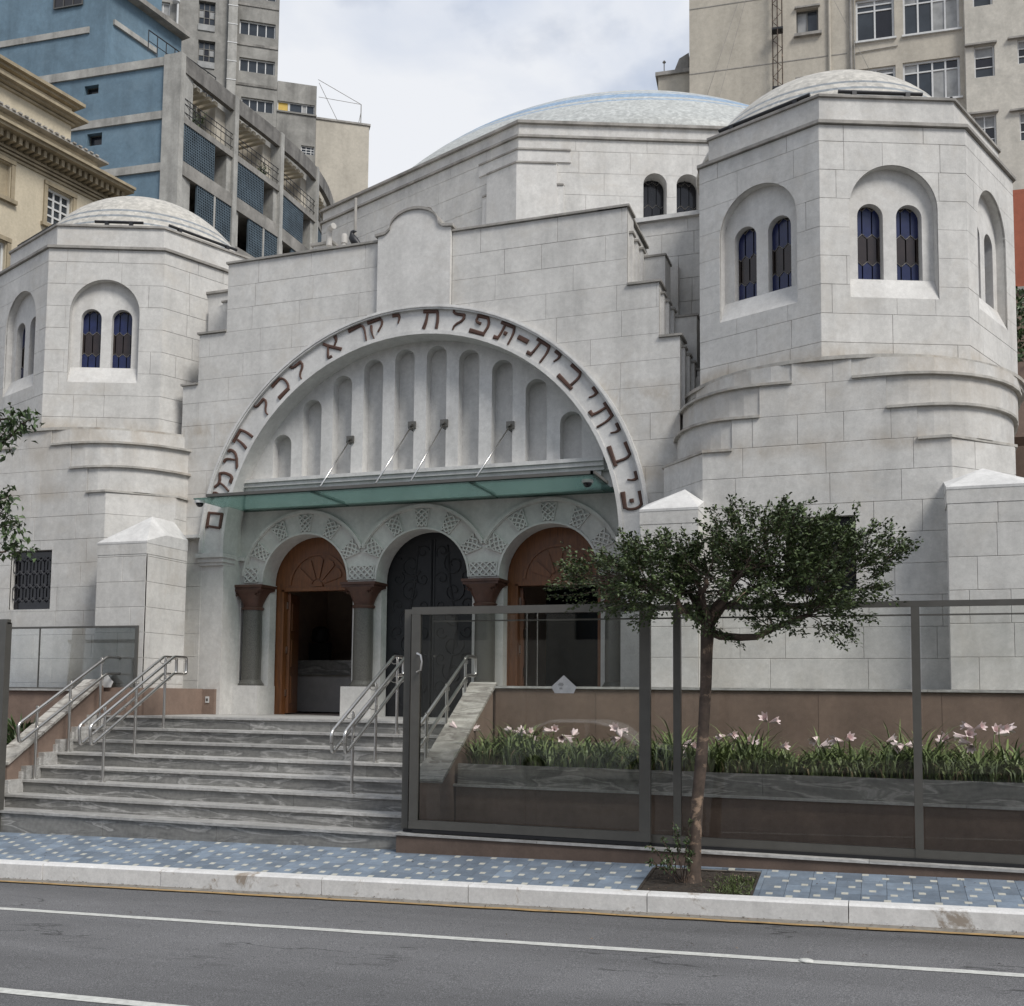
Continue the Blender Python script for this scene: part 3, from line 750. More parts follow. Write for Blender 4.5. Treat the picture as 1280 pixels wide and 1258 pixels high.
# ---- doors
def door(c, leaf=True):
    F3 = Fr(0, 15.72)
    m = MB(); o = arch(c, .78, 1.32, 3.44, 24); op = rect(c-.60, c+.66, 1.25, 3.33)
    m.plate(o, [op], F3, -.10, 0)
    m.fbox(F3, c-.78, c-.74, 1.32, 3.4, 0, .03)
    m.fbox(F3, c-.64, c-.60, 1.32, 3.36, 0, .02); m.fbox(F3, c-.64, c+.70, 3.33, 3.39, 0, .02)
    fr_ = m.build('wooden_door_frame', WOOD, syn)
    fan = MB()
    for k in range(5):
        a0 = R(18+k*30); a1 = R(42+k*30-.0)
        P = [(c+.02+.12*cos(a0), 3.41+.12*sin(a0)), (c+.02+.44*cos(a0), 3.41+.44*sin(a0))]+[(c+.02+.47*cos(a0+(a1-a0)*t), 3.41+.47*sin(a0+(a1-a0)*t)) for t in (.3, .5, .7)]+[(c+.02+.44*cos(a1), 3.41+.44*sin(a1)), (c+.02+.12*cos(a1), 3.41+.12*sin(a1))]
        fan.prism(P, F3, -.01, .022)
    ring(fan, F3, c+.02, 3.41, .50, .54, -.01, .02, .05, PI-.05, 24)
    fan.prism([(c+.02+.09*cos(R(a)), 3.40+.09*sin(R(a))) for a in range(0, 181, 15)], F3, -.01, .03)
    fan.build('carved_fan', WOOD, fr_)
    if leaf:
        fl_ = Fr(c-.56, 15.85, 106); lf = MB().fbox(fl_, 0, .62, 1.34, 3.31, -.05, 0)
        for z in (1.5, 2.1, 2.7): lf.fbox(fl_, .09, .53, z, z+.45, -.002, .015)
        l_ = lf.build('door_leaf', WOOD, fr_)
        h = MB()
        for z in (1.62, 2.32, 3.05): h.box(c-.602, c-.585, 15.80, 15.84, z, z+.11)
        h.build('hinge', STEEL, l_)
        rf = MB().box(c+.61, c+.66, 15.84, 16.48, 1.34, 3.31).build('door_leaf', WOOD, fr_)
    return fr_
door(AC[0]); d3 = door(AC[2])
# dark bronze central doors with scrolled relief
F3 = Fr(0, 15.72); c = AC[1]
bd = MB()
bd.plate(arch(c, .78, 1.32, 3.44, 24), [rect(c-.006, c+.006, 1.3, 4.1)], F3, -.08, -.02)
bd.prism(arch(c, .78, 1.32, 3.44, 24), F3, -.1, -.075)
brz = bd.build('bronze_doors', BRONZE, syn)
rnd = random.Random(12); sc = MB()
def spiral(cx, cz, r, s, a0, turns=1.3, w=.016):
    P = []
    for i in range(16):
        t = i/15; a = a0+s*t*turns*2*PI; rr = r*(1-.8*t); P.append(F3(cx+rr*cos(a), cz+rr*sin(a), -.012))
    sc.tube(P, [w*(1-.4*i/15) for i in range(16)], 5)
for s in (-1, 1):
    for k in range(6):
        z = 1.6+.42*k; spiral(c+s*.36, z, .19, s*(1 if k % 2 else -1), rnd.uniform(0, 6.3)); 
        if k < 6: spiral(c+s*.16, z+.2, .11, -s, rnd.uniform(0, 6.3), 1.1, .012); spiral(c+s*.58, z+.21, .11, s, rnd.uniform(0, 6.3), 1.1, .012)
    sc.tube([F3(c+s*.36, 1.4, -.012), F3(c+s*.30, 2.0, -.012), F3(c+s*.42, 2.7, -.012), F3(c+s*.3, 3.4, -.012), F3(c+s*.25, 4.0, -.012)], .016, 5)
    sc.fbox(F3, c+s*.03-.012, c+s*.03+.012, 1.34, 4.1, -.03, -.006)
sc.build('scroll_relief', BRONZE, brz)
# ---- foyer behind the doors
fo = MB()
fo.box(-10.4, -2.9, 19.4, 19.5, 1.2, 4.8).box(-10.5, -10.4, 15.85, 19.4, 1.2, 4.8).box(-2.9, -2.8, 15.85, 19.4, 1.2, 4.8)
fo.box(-10.4, -2.9, 15.8, 19.4, 4.6, 4.7).box(-10.4, -2.9, 15.71, 19.4, 1.22, 1.315)
foy = fo.build('foyer_room', INTW, syn)
ct = thing('reception_counter', 'pale reception counter seen through the left open doorway', 'counter', (-9.4, 17.8, 1.32))
MB().box(-10.3, -8.2, 17.5, 18.1, 1.34, 2.0).build('counter_front', COUNT, ct)
MB().box(-10.35, -8.15, 17.42, 18.15, 2.0, 2.26).build('counter_top', MARB, ct)
tvt = tag(MB().box(-8.95, -8.45, 19.30, 19.38, 2.5, 3.6).build('wall_screen', WING), 'tall dark wall screen inside the left doorway above the counter', 'screen')
ch = thing('office_chair', 'dark office chair behind the reception counter inside the left doorway', 'chair', (-10.0, 18.4, 1.32))
MB().lathe([(.02, 2.62), (.14, 2.64), (.17, 2.75), (.15, 2.88), (.08, 2.93)], -10.0, 18.4, 16).build('headrest', INTD, ch, True)
MB().box(-10.22, -9.78, 18.36, 18.46, 1.9, 2.62).build('backrest', INTD, ch)
MB().box(-10.22, -9.78, 18.1, 18.5, 1.8, 1.9).build('seat', INTD, ch); MB().lathe([(.25, 1.33), (.03, 1.40), (.03, 1.8)], -10, 18.4, 10).build('leg', INTD, ch)
pa = tag(MB().box(-5.6, -3.4, 18.6, 18.66, 1.32, 3.6).build('glass_partition', WING), 'dark glass partition inside the right hand doorway', 'partition')
# ---- canopy
can = MB(); CX0, CX1, CY0, CY1 = -9.86, -3.57, 14.02, 15.29
cano = MB().box(-9.62, CX1-.005, CY0-.03, CY0+.05, 4.625, 4.668).box(CX1-.045, CX1+.012, CY0-.03, 14.78, 4.625, 4.668).build('canopy', DARKM, syn)
for a, b in ((CX0, -7.85), (-7.84, -5.36), (-5.35, CX1)): MB().box(a, b, CY0, CY1, 4.602, 4.622).build('glass_panel', TEAL, cano)
for x in (-7.84, -5.35): MB().box(x-.02, x+.02, CY0+.05, 15.25, 4.624, 4.65).build('bracket', DARKM, cano)
for xb, xt, z in ((-7.70, -7.76, 5.63), (-6.80, -6.71, 5.78), (-6.25, -6.18, 5.77), (-5.26, -5.12, 5.66)):
    rd_ = MB().tube([(xb, CY0+.04, 4.69), (xt, 15.10, z)], .012, 8).build('tie_rod', STEEL, cano, True)
    MB().box(xt-.06, xt+.06, 15.08, 15.118 if False else 15.30, z-.055, z+.055).tube([(xt, 15.02, z), (xt, 15.09, z)], .03, 8).build('anchor_plate', DARKM, rd_)
def camera_dome(x, y, z, lab):
    t = thing('security_camera', lab, 'security camera', (x, y, z-.12))
    MB().lathe([(.075, z-.045), (.08, z-.02), (.075, z)], x, y, 18).build('housing', WINW, t, 'auto')
    MB().lathe([(.01, z-.105), (.035, z-.098), (.055, z-.075), (.062, z-.045)], x, y, 18).build('dome_lens', BLKG, t, 'auto')
camera_dome(-3.72, 14.25, 4.60, 'white dome security camera under the right end of the canopy')
camera_dome(-9.80, 14.10, 4.60, 'white dome security camera under the left end of the canopy')

# ================================================================= towers
def hexpanes(par, fr, cu, w, z0, z1, d, mats=(BLUEG, BRNG), lead=LEAD, key=None):
    """pointed hexagonal panes in three columns with lead between"""
    cw = w/2.6; H = (z1-z0)/2.75; hh = cw*.45
    came = MB(); rows = 4
    for k in range(rows):
        zc = z0+H*.38+k*H*.92-.1*0
        if k == 0: zc = z0+H*.18
        else: zc = z0+H*.18+k*H
        n = 3 if k % 2 == 0 else 4; off = (n-1)/2
        for i in range(n):
            uc = cu+(i-off)*cw; a = H/2+hh/2; b = H/2-hh/2; g = .004
            hw = cw/2-g
            P = [(uc-hw, zc-b), (uc, zc-a+g), (uc+hw, zc-b), (uc+hw, zc+b), (uc, zc+a-g), (uc-hw, zc+b)]
            P = [(min(max(x, cu-w/2-.02), cu+w/2+.02), min(max(y, z0-.02), z1+.02)) for x, y in P]
            if max(p[1] for p in P)-min(p[1] for p in P) < .03 or max(p[0] for p in P)-min(p[0] for p in P) < .015: continue
            mt = mats[1] if (k % 2 == 1) else mats[0]
            MB().prism(P, fr, d-.008, d).build('glass_pane', mt, par)
            Q = [(uc-cw/2, zc-b), (uc, zc-a), (uc+cw/2, zc-b), (uc+cw/2, zc+b), (uc, zc+a), (uc-cw/2, zc+b)]
            for p, q in zip(Q, Q[1:]+Q[:1]): came.tube([fr(*p, d+.004), fr(*q, d+.004)], .0065, 4, cap=False)
    came.fbox(fr, cu-w/2-.03, cu+w/2+.03, z0-.03, z1+.03, d-.06, d-.03)
    came.build('lead_came', lead, par)
def tower(Xc, lab, detail_facets, wx):
    CYT, RR, s = 16.356, 2.456, 1.88
    def octpt(r, k, cy=CYT):
        a = R(-90+45*k); p = (Xc+r*cos(a), cy+r*sin(a))
        if Xc > -5 and p[0] < Xc: p = (Xc+(p[0]-Xc)*.925, p[1])
        if Xc > -5 and k % 8 in (5, 6): return (Xc+r*cos(R(-135))*.925, p[1]+(.01 if k % 8 == 5 else 0))   # the inner side runs straight back
        return p
    zb, zt = 5.86, 8.90
    core = MB()
    core.slab([octpt(RR-.45, k) for k in range(8)], 5.5, 8.88)
    tw = core.build('tower', WALLB, syn)
    # facets: k = -1 -> left front (A), 0 -> right front (B), 1 -> right side (C)
    for k in range(-4, 4):
        p = octpt(RR, k); q = octpt(RR, k+1)
        ang = math.degrees(math.atan2(q[1]-p[1], q[0]-p[0])); fr = Fr(p[0], p[1], ang); L_ = math.hypot(q[0]-p[0], q[1]-p[1])
        o = rect(0, L_, zb, zt)
        if k in detail_facets:
            rc = arch(L_/2, .565, 6.67, 7.83, 26)
            m = MB().plate(o, [rc], fr, -.13, -.012)
            w = [arch(L_/2-.25, .165, 6.955, 7.775, 14), arch(L_/2+.25, .165, 6.955, 7.775, 14)]
            ro = rect(.1, L_-.1, 6.6, 8.5)
            m.plate(ro, w, fr, -.36, -.128)
            sill = [(0, 0)]
            V = [fr(L_/2-.563, 6.672, -.004), fr(L_/2+.563, 6.672, -.004), fr(L_/2+.563, 6.95, -.124), fr(L_/2-.563, 6.95, -.124), fr(L_/2-.563, 6.672, -.13), fr(L_/2+.563, 6.672, -.13)]
            fw = m.build('tower_wall', WALLB, syn)
            MB().add(V, [(0, 1, 2, 3), (0, 3, 4), (1, 5, 2), (0, 4, 5, 1), (3, 2, 5, 4)]).build('window_sill', WALLB, fw)
            ashlar(fw, fr, o, [rc], 6.09-.37*4, .37, .82, seed=int(Xc*10)+k)
            for cu in (L_/2-.25, L_/2+.25): hexpanes(fw, fr, cu, .33, 6.955, 7.94, -.235)
        else:
            fw = MB().plate(o, [], fr, -.2, -.012).build('tower_wall', WALLB, syn)
            if k in (-2, 1): ashlar(fw, fr, o, [], 6.09-.37*4, .37, .82, seed=int(Xc*10)+k)
    # cornice, parapet
    top = MB().slab([octpt(RR+.045, k) for k in range(8)], 8.903, 8.945).build('cornice', CAPM, tw)
    rp = RR-.17
    pr = MB().slab([octpt(rp, k) for k in range(8)], 8.945, 9.34).build('parapet', WALL, tw)
    MB().slab([octpt(rp+.035, k) for k in range(8)], 9.342, 9.375).build('coping', CAPM, pr)
    # dome
    zc, rad = 8.58, 2.08
    prof = [(1.89, 9.37)]+[(rad*cos(a), zc+rad*sin(a)) for a in np.linspace(math.asin((9.42-zc)/rad), PI/2-.002, 16)]
    MB().lathe(prof, Xc, CYT, 56).build('dome', DOMES, syn, True)
    # floodlight bars on the parapet
    for k in (-1, 0, 1):
        p = octpt(rp-.08, k); q = octpt(rp-.08, k+1); f = Fr(p[0], p[1], math.degrees(math.atan2(q[1]-p[1], q[0]-p[0])))
        a, b = (.55, 1.35) if k == 0 else (.1, 1.45)
        if k == 0 and Xc > -5: a, b = .25, 1.35
        lb = MB().tube([f(a, 9.47, 0), f(b, 9.47, 0)], .025, 8)
        for u in (a+.2, b-.2): lb.fbox(f, u-.03, u+.03, 9.36, 9.48, -.03, .03)
        lb.build('floodlight_bar', BLACKM, tw, 'auto')
    # base: square plan with corbelled corners that turn into a ring
    YF = 13.75; CYB = 16.25
    wy = rect(wx-.41, wx+.41, 2.94, 3.88)
    stp = [(1.45, 4.78), (1.08, 5.18), (.74, 5.58), (.35, 5.80)]
    fro = Fr(Xc, YF)
    prof = [(1.45, 1.3), (1.45, 4.78), (1.08, 4.78), (1.08, 5.18), (.74, 5.18), (.74, 5.58), (.35, 5.58), (.35, 5.80)]
    O = prof+[(-a, b) for a, b in reversed(prof)]
    bs = MB().plate(O, [wy], fro, -.3, -.012)
    base = bs.build('tower_base', WALLB, syn)
    ashlar(base, fro, O, [wy], 4.78-.375*12, .375, .9, seed=int(Xc*7))
    INNER = dict([(2.2, 2.08), (2.27, 2.0), (2.36, 2.0), (2.44, 1.98)]) if Xc > -5 else {}
    def outline(w, ax, shrink=0.0, seg=10, chamf=False):
        axi = INNER.get(ax, ax)-shrink; ax0 = ax
        P = [(-w, YF+shrink), (-w+.06, YF+shrink), (-w+.06, YF+.31), (w-.06, YF+.31), (w-.06, YF+shrink), (w, YF+shrink)] if shrink > 0 else [(-w, YF+shrink), (w, YF+shrink)]
        n0 = len(P)-1
        ax -= shrink; ry = (2.5-w) if not chamf else (ax-w)
        if chamf: P.append((ax, YF+ry))
        else:
            for i in range(1, seg+1):
                t = PI/2*i/seg; P.append((w+(ax-w)*sin(t), YF+shrink+ry*(1-cos(t))))
        P += [(ax, 17.6), (-ax, 17.6)]
        k_ = (axi-w)/(ax-w); P[-1] = (-axi, 17.6)
        R_ = [(-(w+(x-w)*k_), y) for x, y in P[n0+1:-2]]
        return [(Xc+x, y) for x, y in P+list(reversed(R_))]
    AXS = (2.2, 2.27, 2.36, 2.44)
    body = MB().slab(outline(1.45, 2.2, .016, chamf=True), 1.3, 4.775)
    for (w, _), (_, zt_), zb_, ax in zip(stp[1:], stp[1:], (4.78, 5.18, 5.58), AXS[1:]):
        body.slab(outline(w, ax, .016), zb_, zt_)
    ringp = [(Xc+2.5*cos(2*PI*i/72), CYB+2.5*sin(2*PI*i/72)) for i in range(72)]
    body.build('corbel_courses', WALL, base)
    # dressed faces of the chamfers
    for sg in (-1, 1):
        if sg == 1: f = Fr(Xc+1.45, YF, 45); L_ = .75*1.4142; f2 = Fr(Xc+2.2, YF+.75, 90)
        else:
            ai = INNER.get(2.2, 2.2); f = Fr(Xc-ai, YF+.75, -math.degrees(math.atan2(.75, ai-1.45))); L_ = math.hypot(.75, ai-1.45); f2 = Fr(Xc-2.2, 17.5, -90)
        ashlar(base, f, rect(0, L_, 1.3, 4.745), [], 4.78-.375*12, .375, .9, seed=int(Xc*7)+sg)
        if sg == 1: ashlar(base, f2, rect(0, 2.6, 1.3, 4.745), [], 4.78-.375*12, .375, .9, seed=int(Xc*7)+5)
    # ledges
    lm = MB()
    for i in range(3):
        w, ax = stp[i][0], AXS[i]; wn = stp[i+1][0]; z = stp[i][1]
        P = outline(w, ax, -.03, chamf=(i == 0)); 
        right = [(x, y) for x, y in P if x-Xc > w-.001 or abs(x-Xc-w) < .001]
        right = [(x, y) for x, y in right if y < 17]
        for sg in (1, -1):
            L_ = [(Xc+wn, YF-.03)]+right+[(right[-1][0], 16.0), (Xc+.2, 16.0), (Xc+wn, YF+.3)]
            kk = 1 if sg == 1 or not INNER else (INNER[ax]+.03-w)/(ax+.03-w)
            lm.slab([(Xc+sg*((x-Xc) if x-Xc <= w else w+(x-Xc-w)*kk), y) for x, y in L_], z-.03, z+.002)
    def rx(r, i): c_ = cos(2*PI*i/72); return Xc+r*c_*(.86 if INNER and c_ < 0 else 1)
    lm.slab([(rx(2.54, i), CYB+2.54*sin(2*PI*i/72)) for i in range(72)], 5.80, 5.845)
    lm.slab([(rx(2.5, i), CYB+2.50*sin(2*PI*i/72)) for i in range(72)], 5.74, 5.80)
    lm.build('ledge', CAPL, base)
    # barred window
    wi = MB()
    fw_ = rect(wx-.41, wx+.41, 2.94, 3.88)
    wi.fbox(fro, wx-.42, wx+.42, 2.93, 3.89, -.16, -.11)
    wn_ = wi.build('window', BLKG, base)
    gr = MB(); cw = .137; Hh = .30
    for k in range(5):
        for i in range(-1, 8):
            uc = wx-.41+(i+(.5 if k % 2 else 0))*cw; zc = 2.94+.05+k*Hh*.72; a, b = Hh*.46, Hh*.24
            Q = [(uc-cw/2, zc-b), (uc, zc-a), (uc+cw/2, zc-b), (uc+cw/2, zc+b), (uc, zc+a), (uc-cw/2, zc+b)]
            for p, q in zip(Q, Q[1:]+Q[:1]):
                if all(wx-.41 <= x <= wx+.41 and 2.94 <= y <= 3.88 for x, y in (p, q)): gr.tube([fro(*p, -.07), fro(*q, -.07)], .008, 4, cap=False)
    gr.build('window_grille', LEADG, base)
    return tw, base
DOMES = mk_dome('mosaic_small_dome', 8.58, 2.08, [(9.56, 9.60), (9.70, 9.75), (9.84, 9.89)], (.47, .445, .395), (.20, .215, .225))
LEADG = plain('grille_iron', (.07, .07, .075), .5, .2)
CAPL = stone('ledge_stone', (.46, .44, .40), .7, 1.1, .75, 0, .85, stain=(.27, .2, .14), scale=2)
tower(-12.73, 'left', (-2, -1, 0), .05)
tower(-.65, 'right', (-1, 0, 1), -.04)
# ---- buttresses at the tower corners
def buttress(x0, x1, yf, yb, zb, ztop, tip, seed):
    o = MB().box(x0+.012, x1-.012, yf+.012, yb, zb, ztop-.002).build('buttress', WALLB, syn)
    ashlar(o, Fr(0, yf), rect(x0, x1, zb, ztop-.192), [], 4.78-.375*12, .375, .7, seed=seed)
    ashlar(o, Fr(x1, yf, 90), rect(.0012, yb-yf, zb, ztop-.192), [], 4.78-.375*12, .375, .9, seed=seed+1)
    MB().box(x0-.004, x1+.004, yf-.004, yb, ztop-.19, ztop-.003).build('cap_course', WALL, o)
    c = .008; zb2 = ztop+.14; P = [(x0-c, yf-c, ztop-.03), (x1+c, yf-c, ztop-.03), (x1+c, yb, ztop-.03), (x0-c, yb, ztop-.03), (x0-c, yf-c, ztop), (x1+c, yf-c, ztop), (x1+c, 13.75, zb2), (x0-c, 13.75, zb2), tip, (x1+c, yb, zb2), (x0-c, yb, zb2), (tip[0], yb, tip[2])]
    MB().add(P, [(0, 1, 5, 4), (1, 2, 9, 6, 5), (3, 0, 4, 7, 10), (4, 5, 8), (5, 6, 8), (7, 4, 8), (8, 6, 9, 11), (7, 8, 11, 10), (3, 2, 1, 0), (2, 3, 10, 11, 9)]).build('hipped_cap', WHITE, o)
buttress(-2.80, -2.09, 13.3, 14.4, 1.79, 3.99, (-2.32, 13.75, 4.30), 3)
buttress(.71, 1.56, 13.3, 14.3, 1.79, 4.08, (1.12, 13.75, 4.36), 5)
buttress(-11.02, -10.14, 13.3, 14.3, 1.3, 3.88, (-10.4, 13.75, 4.32), 7)
# ---- wall and sloping roof between the drum and the towers
f = Fr(0, 16.75)
for a, b in ((-3.9, -2.1), (-11.2, -9.2)):
    q = MB().box(a, b, 16.765, 17.4, 4.85, 9.2).build('rear_wall', WALLB, syn)
    ashlar(q, f, rect(a, b, 5.0, 9.2), [], 8.6-.375*20, .375, .85, seed=31)
    MB().add([(a-.05, 16.68, 9.203), (b+.05, 16.68, 9.203), (b+.05, 16.68, 9.27), (a-.05, 16.68, 9.27), (a-.05, 20.5, 10.6), (b+.05, 20.5, 10.6), (a-.05, 20.5, 9.2), (b+.05, 20.5, 9.2)], [(0, 1, 2, 3), (3, 2, 5, 4), (1, 7, 5, 2), (0, 3, 4, 6)]).build('sloping_roof', WHITE, q)
MB().box(-10.6, -2.9, 16.6, 26, 4.85, 8.4).box(-10.6, -2.9, 19.6, 26, 1.2, 4.85).build('hall_body', WALLB, syn)
# ---- central drum and great dome
DX, DY, DR, DS = -6.67, 28.06, 8.06, 6.17
def dpt(r, k): a = R(-90+45*k); return (DX+r*cos(a), DY+r*sin(a))
dr = MB().slab([dpt(DR-.6, k) for k in range(8)], 4, 12.78).build('drum', WALLB, syn)
for k in range(-4, 4):
    p, q = dpt(DR, k), dpt(DR, k+1); fr = Fr(p[0], p[1], math.degrees(math.atan2(q[1]-p[1], q[0]-p[0])))
    o = rect(0, DS, 8.0, 12.80)
    if k in (-1, 0):
        cs_ = (DS/2-.335, DS/2+.335) if k == 0 else (DS-3.42, DS-2.62)
        hs = [arch(c, .235, 10.75, 11.91, 16) for c in cs_]
        w = MB().plate(o, hs, fr, -.45, -.012).build('drum_wall', WALLB, syn)
        ashlar(w, fr, o, hs, 8.05, .45, 1.15, seed=41+k)
        for c in cs_:
            hexpanes(w, fr, c, .44, 10.78, 12.1, -.30, (BLKG, BLKG), LEAD)
    else: w = MB().plate(o, [], fr, -.3, 0).build('drum_wall', WALLB, syn)
MB().slab([dpt(DR+.05, k) for k in range(8)], 12.803, 12.85).build('cornice', CAPM, dr)
MB().slab([dpt(DR-.02, k) for k in range(8)], 12.85, 13.09).build('parapet', WALL, dr)
MB().slab([dpt(DR+.05, k) for k in range(8)], 13.092, 13.15).build('coping', CAPM, dr)
for (e, wd, z0, z1) in ((.03, 1.06, 12.30, 12.53), (.10, .80, 9.0, 12.22), (.065, .93, 9.0, 11.8)):
    # corner piers folded round the front vertex, stepping out
    cst = MB(); P = []
    a_, b_ = dpt(DR, 0), None
    t = R(22.5)
    vx, vy = DX, DY-DR-e/cos(t)
    P = [(vx-wd*cos(t), vy+wd*sin(t)), (vx, vy), (vx+wd*cos(t), vy+wd*sin(t)), (vx+wd*cos(t)-.0, vy+wd*sin(t)+.6), (vx, vy+.8), (vx-wd*cos(t), vy+wd*sin(t)+.6)]
    cst.slab(P, z0, z1); o = cst.build('corner_pier', WALLB, dr)
    MB().slab([(x, y-.025) for x, y in P], z1+.002, z1+.035).build('coping', CAPM, o)
DOMEB = mk_dome('mosaic_great_dome', 6.8, 9.9, [(14.36, 14.42), (14.56, 14.84), (14.94, 15.0)], (.43, .44, .42), (.21, .30, .41))
zc, rad = 7.27, 9.41
prof = [(7.14, 13.05)]+[(rad*cos(a), zc+rad*sin(a)) for a in np.linspace(math.asin((13.4-zc)/rad), PI/2-.001, 22)]
MB().lathe(prof, DX+.25, DY, 96).build('great_dome', DOMEB, syn, True)
PIPEM = plain('weathered_pipe', (.42, .40, .37), .6)
# ---- roof pieces and pipes seen over the left of the front
rp_ = MB().box(-10.35, -9.95, 18.4, 20.4, 8.0, 10.40).build('stair_housing', WALLB, syn)
MB().box(-10.4, -9.9, 18.35, 20.45, 10.403, 10.45).build('coping', CAPM, rp_)
pp = thing('vent_pipe', 'white elbowed vent pipe rising beside the left roof edge', 'pipe', (-10.1, 18.2, 8.6), 'white pipes above the left roof')
MB().tube([(-9.58, 18.2, 8.6), (-9.58, 18.2, 10.42)], .05, 12).build('riser', PIPEM, pp, 'auto'); MB().lathe([(.066, 10.28), (.066, 10.42), (.058, 10.46)], -9.58, 18.2, 14).build('socket', PIPEM, pp, 'auto')
pp2 = tag(MB().tube([(-9.93, 18.25, 10.3), (-9.93, 18.25, 10.56), (-9.90, 18.22, 10.64), (-9.78, 18.15, 10.64)], .06, 12).build('drain_elbow', PIPEM, None, 'auto'), 'short white elbow pipe above the left roof housing', 'pipe', 'white pipes above the left roof')
tag(MB().tube([(-9.50, 18.5, 8.6), (-9.50, 18.5, 11.3)], .03, 8).build('downpipe', CAPM), 'thin grey downpipe against the drum near the left roof edge', 'pipe')
# bird
b = thing('bird', 'black bird perched on the left parapet of the front', 'bird', (-7.72, 15.05, 8.635))
bp_ = [(-7.60, 15.05, 8.70), (-7.66, 15.05, 8.735), (-7.73, 15.05, 8.80), (-7.775, 15.05, 8.87), (-7.785, 15.05, 8.92), (-7.775, 15.05, 8.955), (-7.745, 15.05, 8.965), (-7.70, 15.05, 8.955)]
MB().tube(bp_, [.012, .045, .07, .062, .036, .034, .026, .006], 12).build('body', BLACKM, b, True)
lg = MB()
for dy in (-.02, .02): lg.tube([(-7.70, 15.05+dy, 8.74), (-7.71, 15.05+dy, 8.636)], .006, 5)
lg.build('leg', BLACKM, b)
flush_blocks()

# ================================================================= entrance stairs
XR, XL, RIS, TRD, Y1 = -4.95, -10.70, .165, .31, 10.95
st = thing('entrance_stairs', 'eight wide grey veined marble steps leading up to the arcade', 'stairs', (-7.8, 11, zf(-7.8)))
rnd = random.Random(21)
for k in range(1, 9):
    y = Y1+TRD*(k-1); z = RIS*k; xl = -13.6 if k <= 1 else XL; xr = XR
    yb = y+TRD+.03 if k < 8 else 15.74
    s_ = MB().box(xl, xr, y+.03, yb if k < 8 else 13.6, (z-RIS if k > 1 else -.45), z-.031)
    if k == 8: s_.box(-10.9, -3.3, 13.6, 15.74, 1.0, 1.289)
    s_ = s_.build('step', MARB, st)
    x = xl
    while x < xr-.05:
        w = rnd.choice((1.25, 1.6, 1.9)); x1 = min(x+w, xr); 
        if xr-x1 < .5: x1 = xr
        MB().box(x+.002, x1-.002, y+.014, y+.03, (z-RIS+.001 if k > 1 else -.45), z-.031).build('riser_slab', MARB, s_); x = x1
    x = xl
    while x < xr-.05:
        w = rnd.choice((1.4, 1.8, 2.1)); x1 = min(x+w, xr)
        if xr-x1 < .5: x1 = xr
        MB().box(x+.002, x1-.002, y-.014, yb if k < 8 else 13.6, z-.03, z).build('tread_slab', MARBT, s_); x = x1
for i in range(8):
    for j in range(2):
        MB().box(-10.9+.95*i+.002, -10.9+.95*(i+1)-.002, 13.6+1.07*j+.002, 13.6+1.07*(j+1)-.002, 1.29, 1.32).build('landing_slab', MARBT, st)
def cheek(x0, x1, lab, skirt):
    t = thing('stair_cheek_wall', lab, 'wall', ((x0+x1)/2, 12.2, 0))
    P = [(11.38, -.4), (13.2, -.4), (13.2, 1.742), (13.1, 1.742), (11.42, .70), (11.38, .70)]
    V = [(x0+.02, a, b) for a, b in P]+[(x1-.02, a, b) for a, b in P]; n = len(P)
    MB().add(V, [tuple(range(n-1, -1, -1)), tuple(range(n, 2*n))]+[(i, (i+1) % n, (i+1) % n+n, i+n) for i in range(n)]).build('wall', BROWN, t)
    m = MB()
    for (ya, za, yb, zb_) in ((11.36, .69, 12.25, 1.245), (12.254, 1.247, 13.14, 1.795)):
        V = [(x, y, z+h) for x in (x0-.012, x1+.012) for y, z, h in ((ya, za, 0), (yb, zb_, 0), (yb, zb_, .04), (ya, za, .04))]
        MB().add(V, [(3, 2, 1, 0), (4, 5, 6, 7), (0, 1, 5, 4), (1, 2, 6, 5), (2, 3, 7, 6), (3, 0, 4, 7)]).build('cap_slab', MARBC, t)
    if skirt:
        for k in range(2, 9):
            y = Y1+TRD*(k-1); z = RIS*k
            MB().box(x1-.022, x1+.07, y-TRD+.05, y+.01, z-RIS+.002, z+.005).build('skirting_block', MARBT, t)
            MB().box(x1-.022, x1+.03, y+.012, y+TRD+.045, z+.002, z+.10).build('skirting_block', MARBT, t)
    return t
cheek(-4.95, -4.62, 'brown stair cheek wall with sloping pale marble cap behind the glass gate', False)
cheek(-11.02, -10.71, 'brown stair cheek wall with sloping pale marble cap left of the steps', True)
# brown dado round the left of the landing
dd = thing('dado', 'brown wall base with a power outlet between left buttress and arcade', 'wall base', (-10.3, 14.7, 1.32))
MB().box(-11.0, -10.12, 13.24, 13.30, 1.322, 1.72).box(-10.14, -10.085, 13.30, 14.76, 1.322, 1.72).build('buttress_base', BROWN, dd)
MB().box(-10.085, -9.905, 14.745, 14.80, 1.322, 1.715).box(-9.905, -9.87, 14.745, 15.14, 1.322, 1.715).build('wall_base', BROWN, dd)
ol = MB().box(-10.02, -9.955, 14.733, 14.745, 1.50, 1.60).build('outlet_plate', WINW, dd); MB().box(-10.005, -9.97, 14.729, 14.733, 1.53, 1.57).build('socket', DARKM, ol)
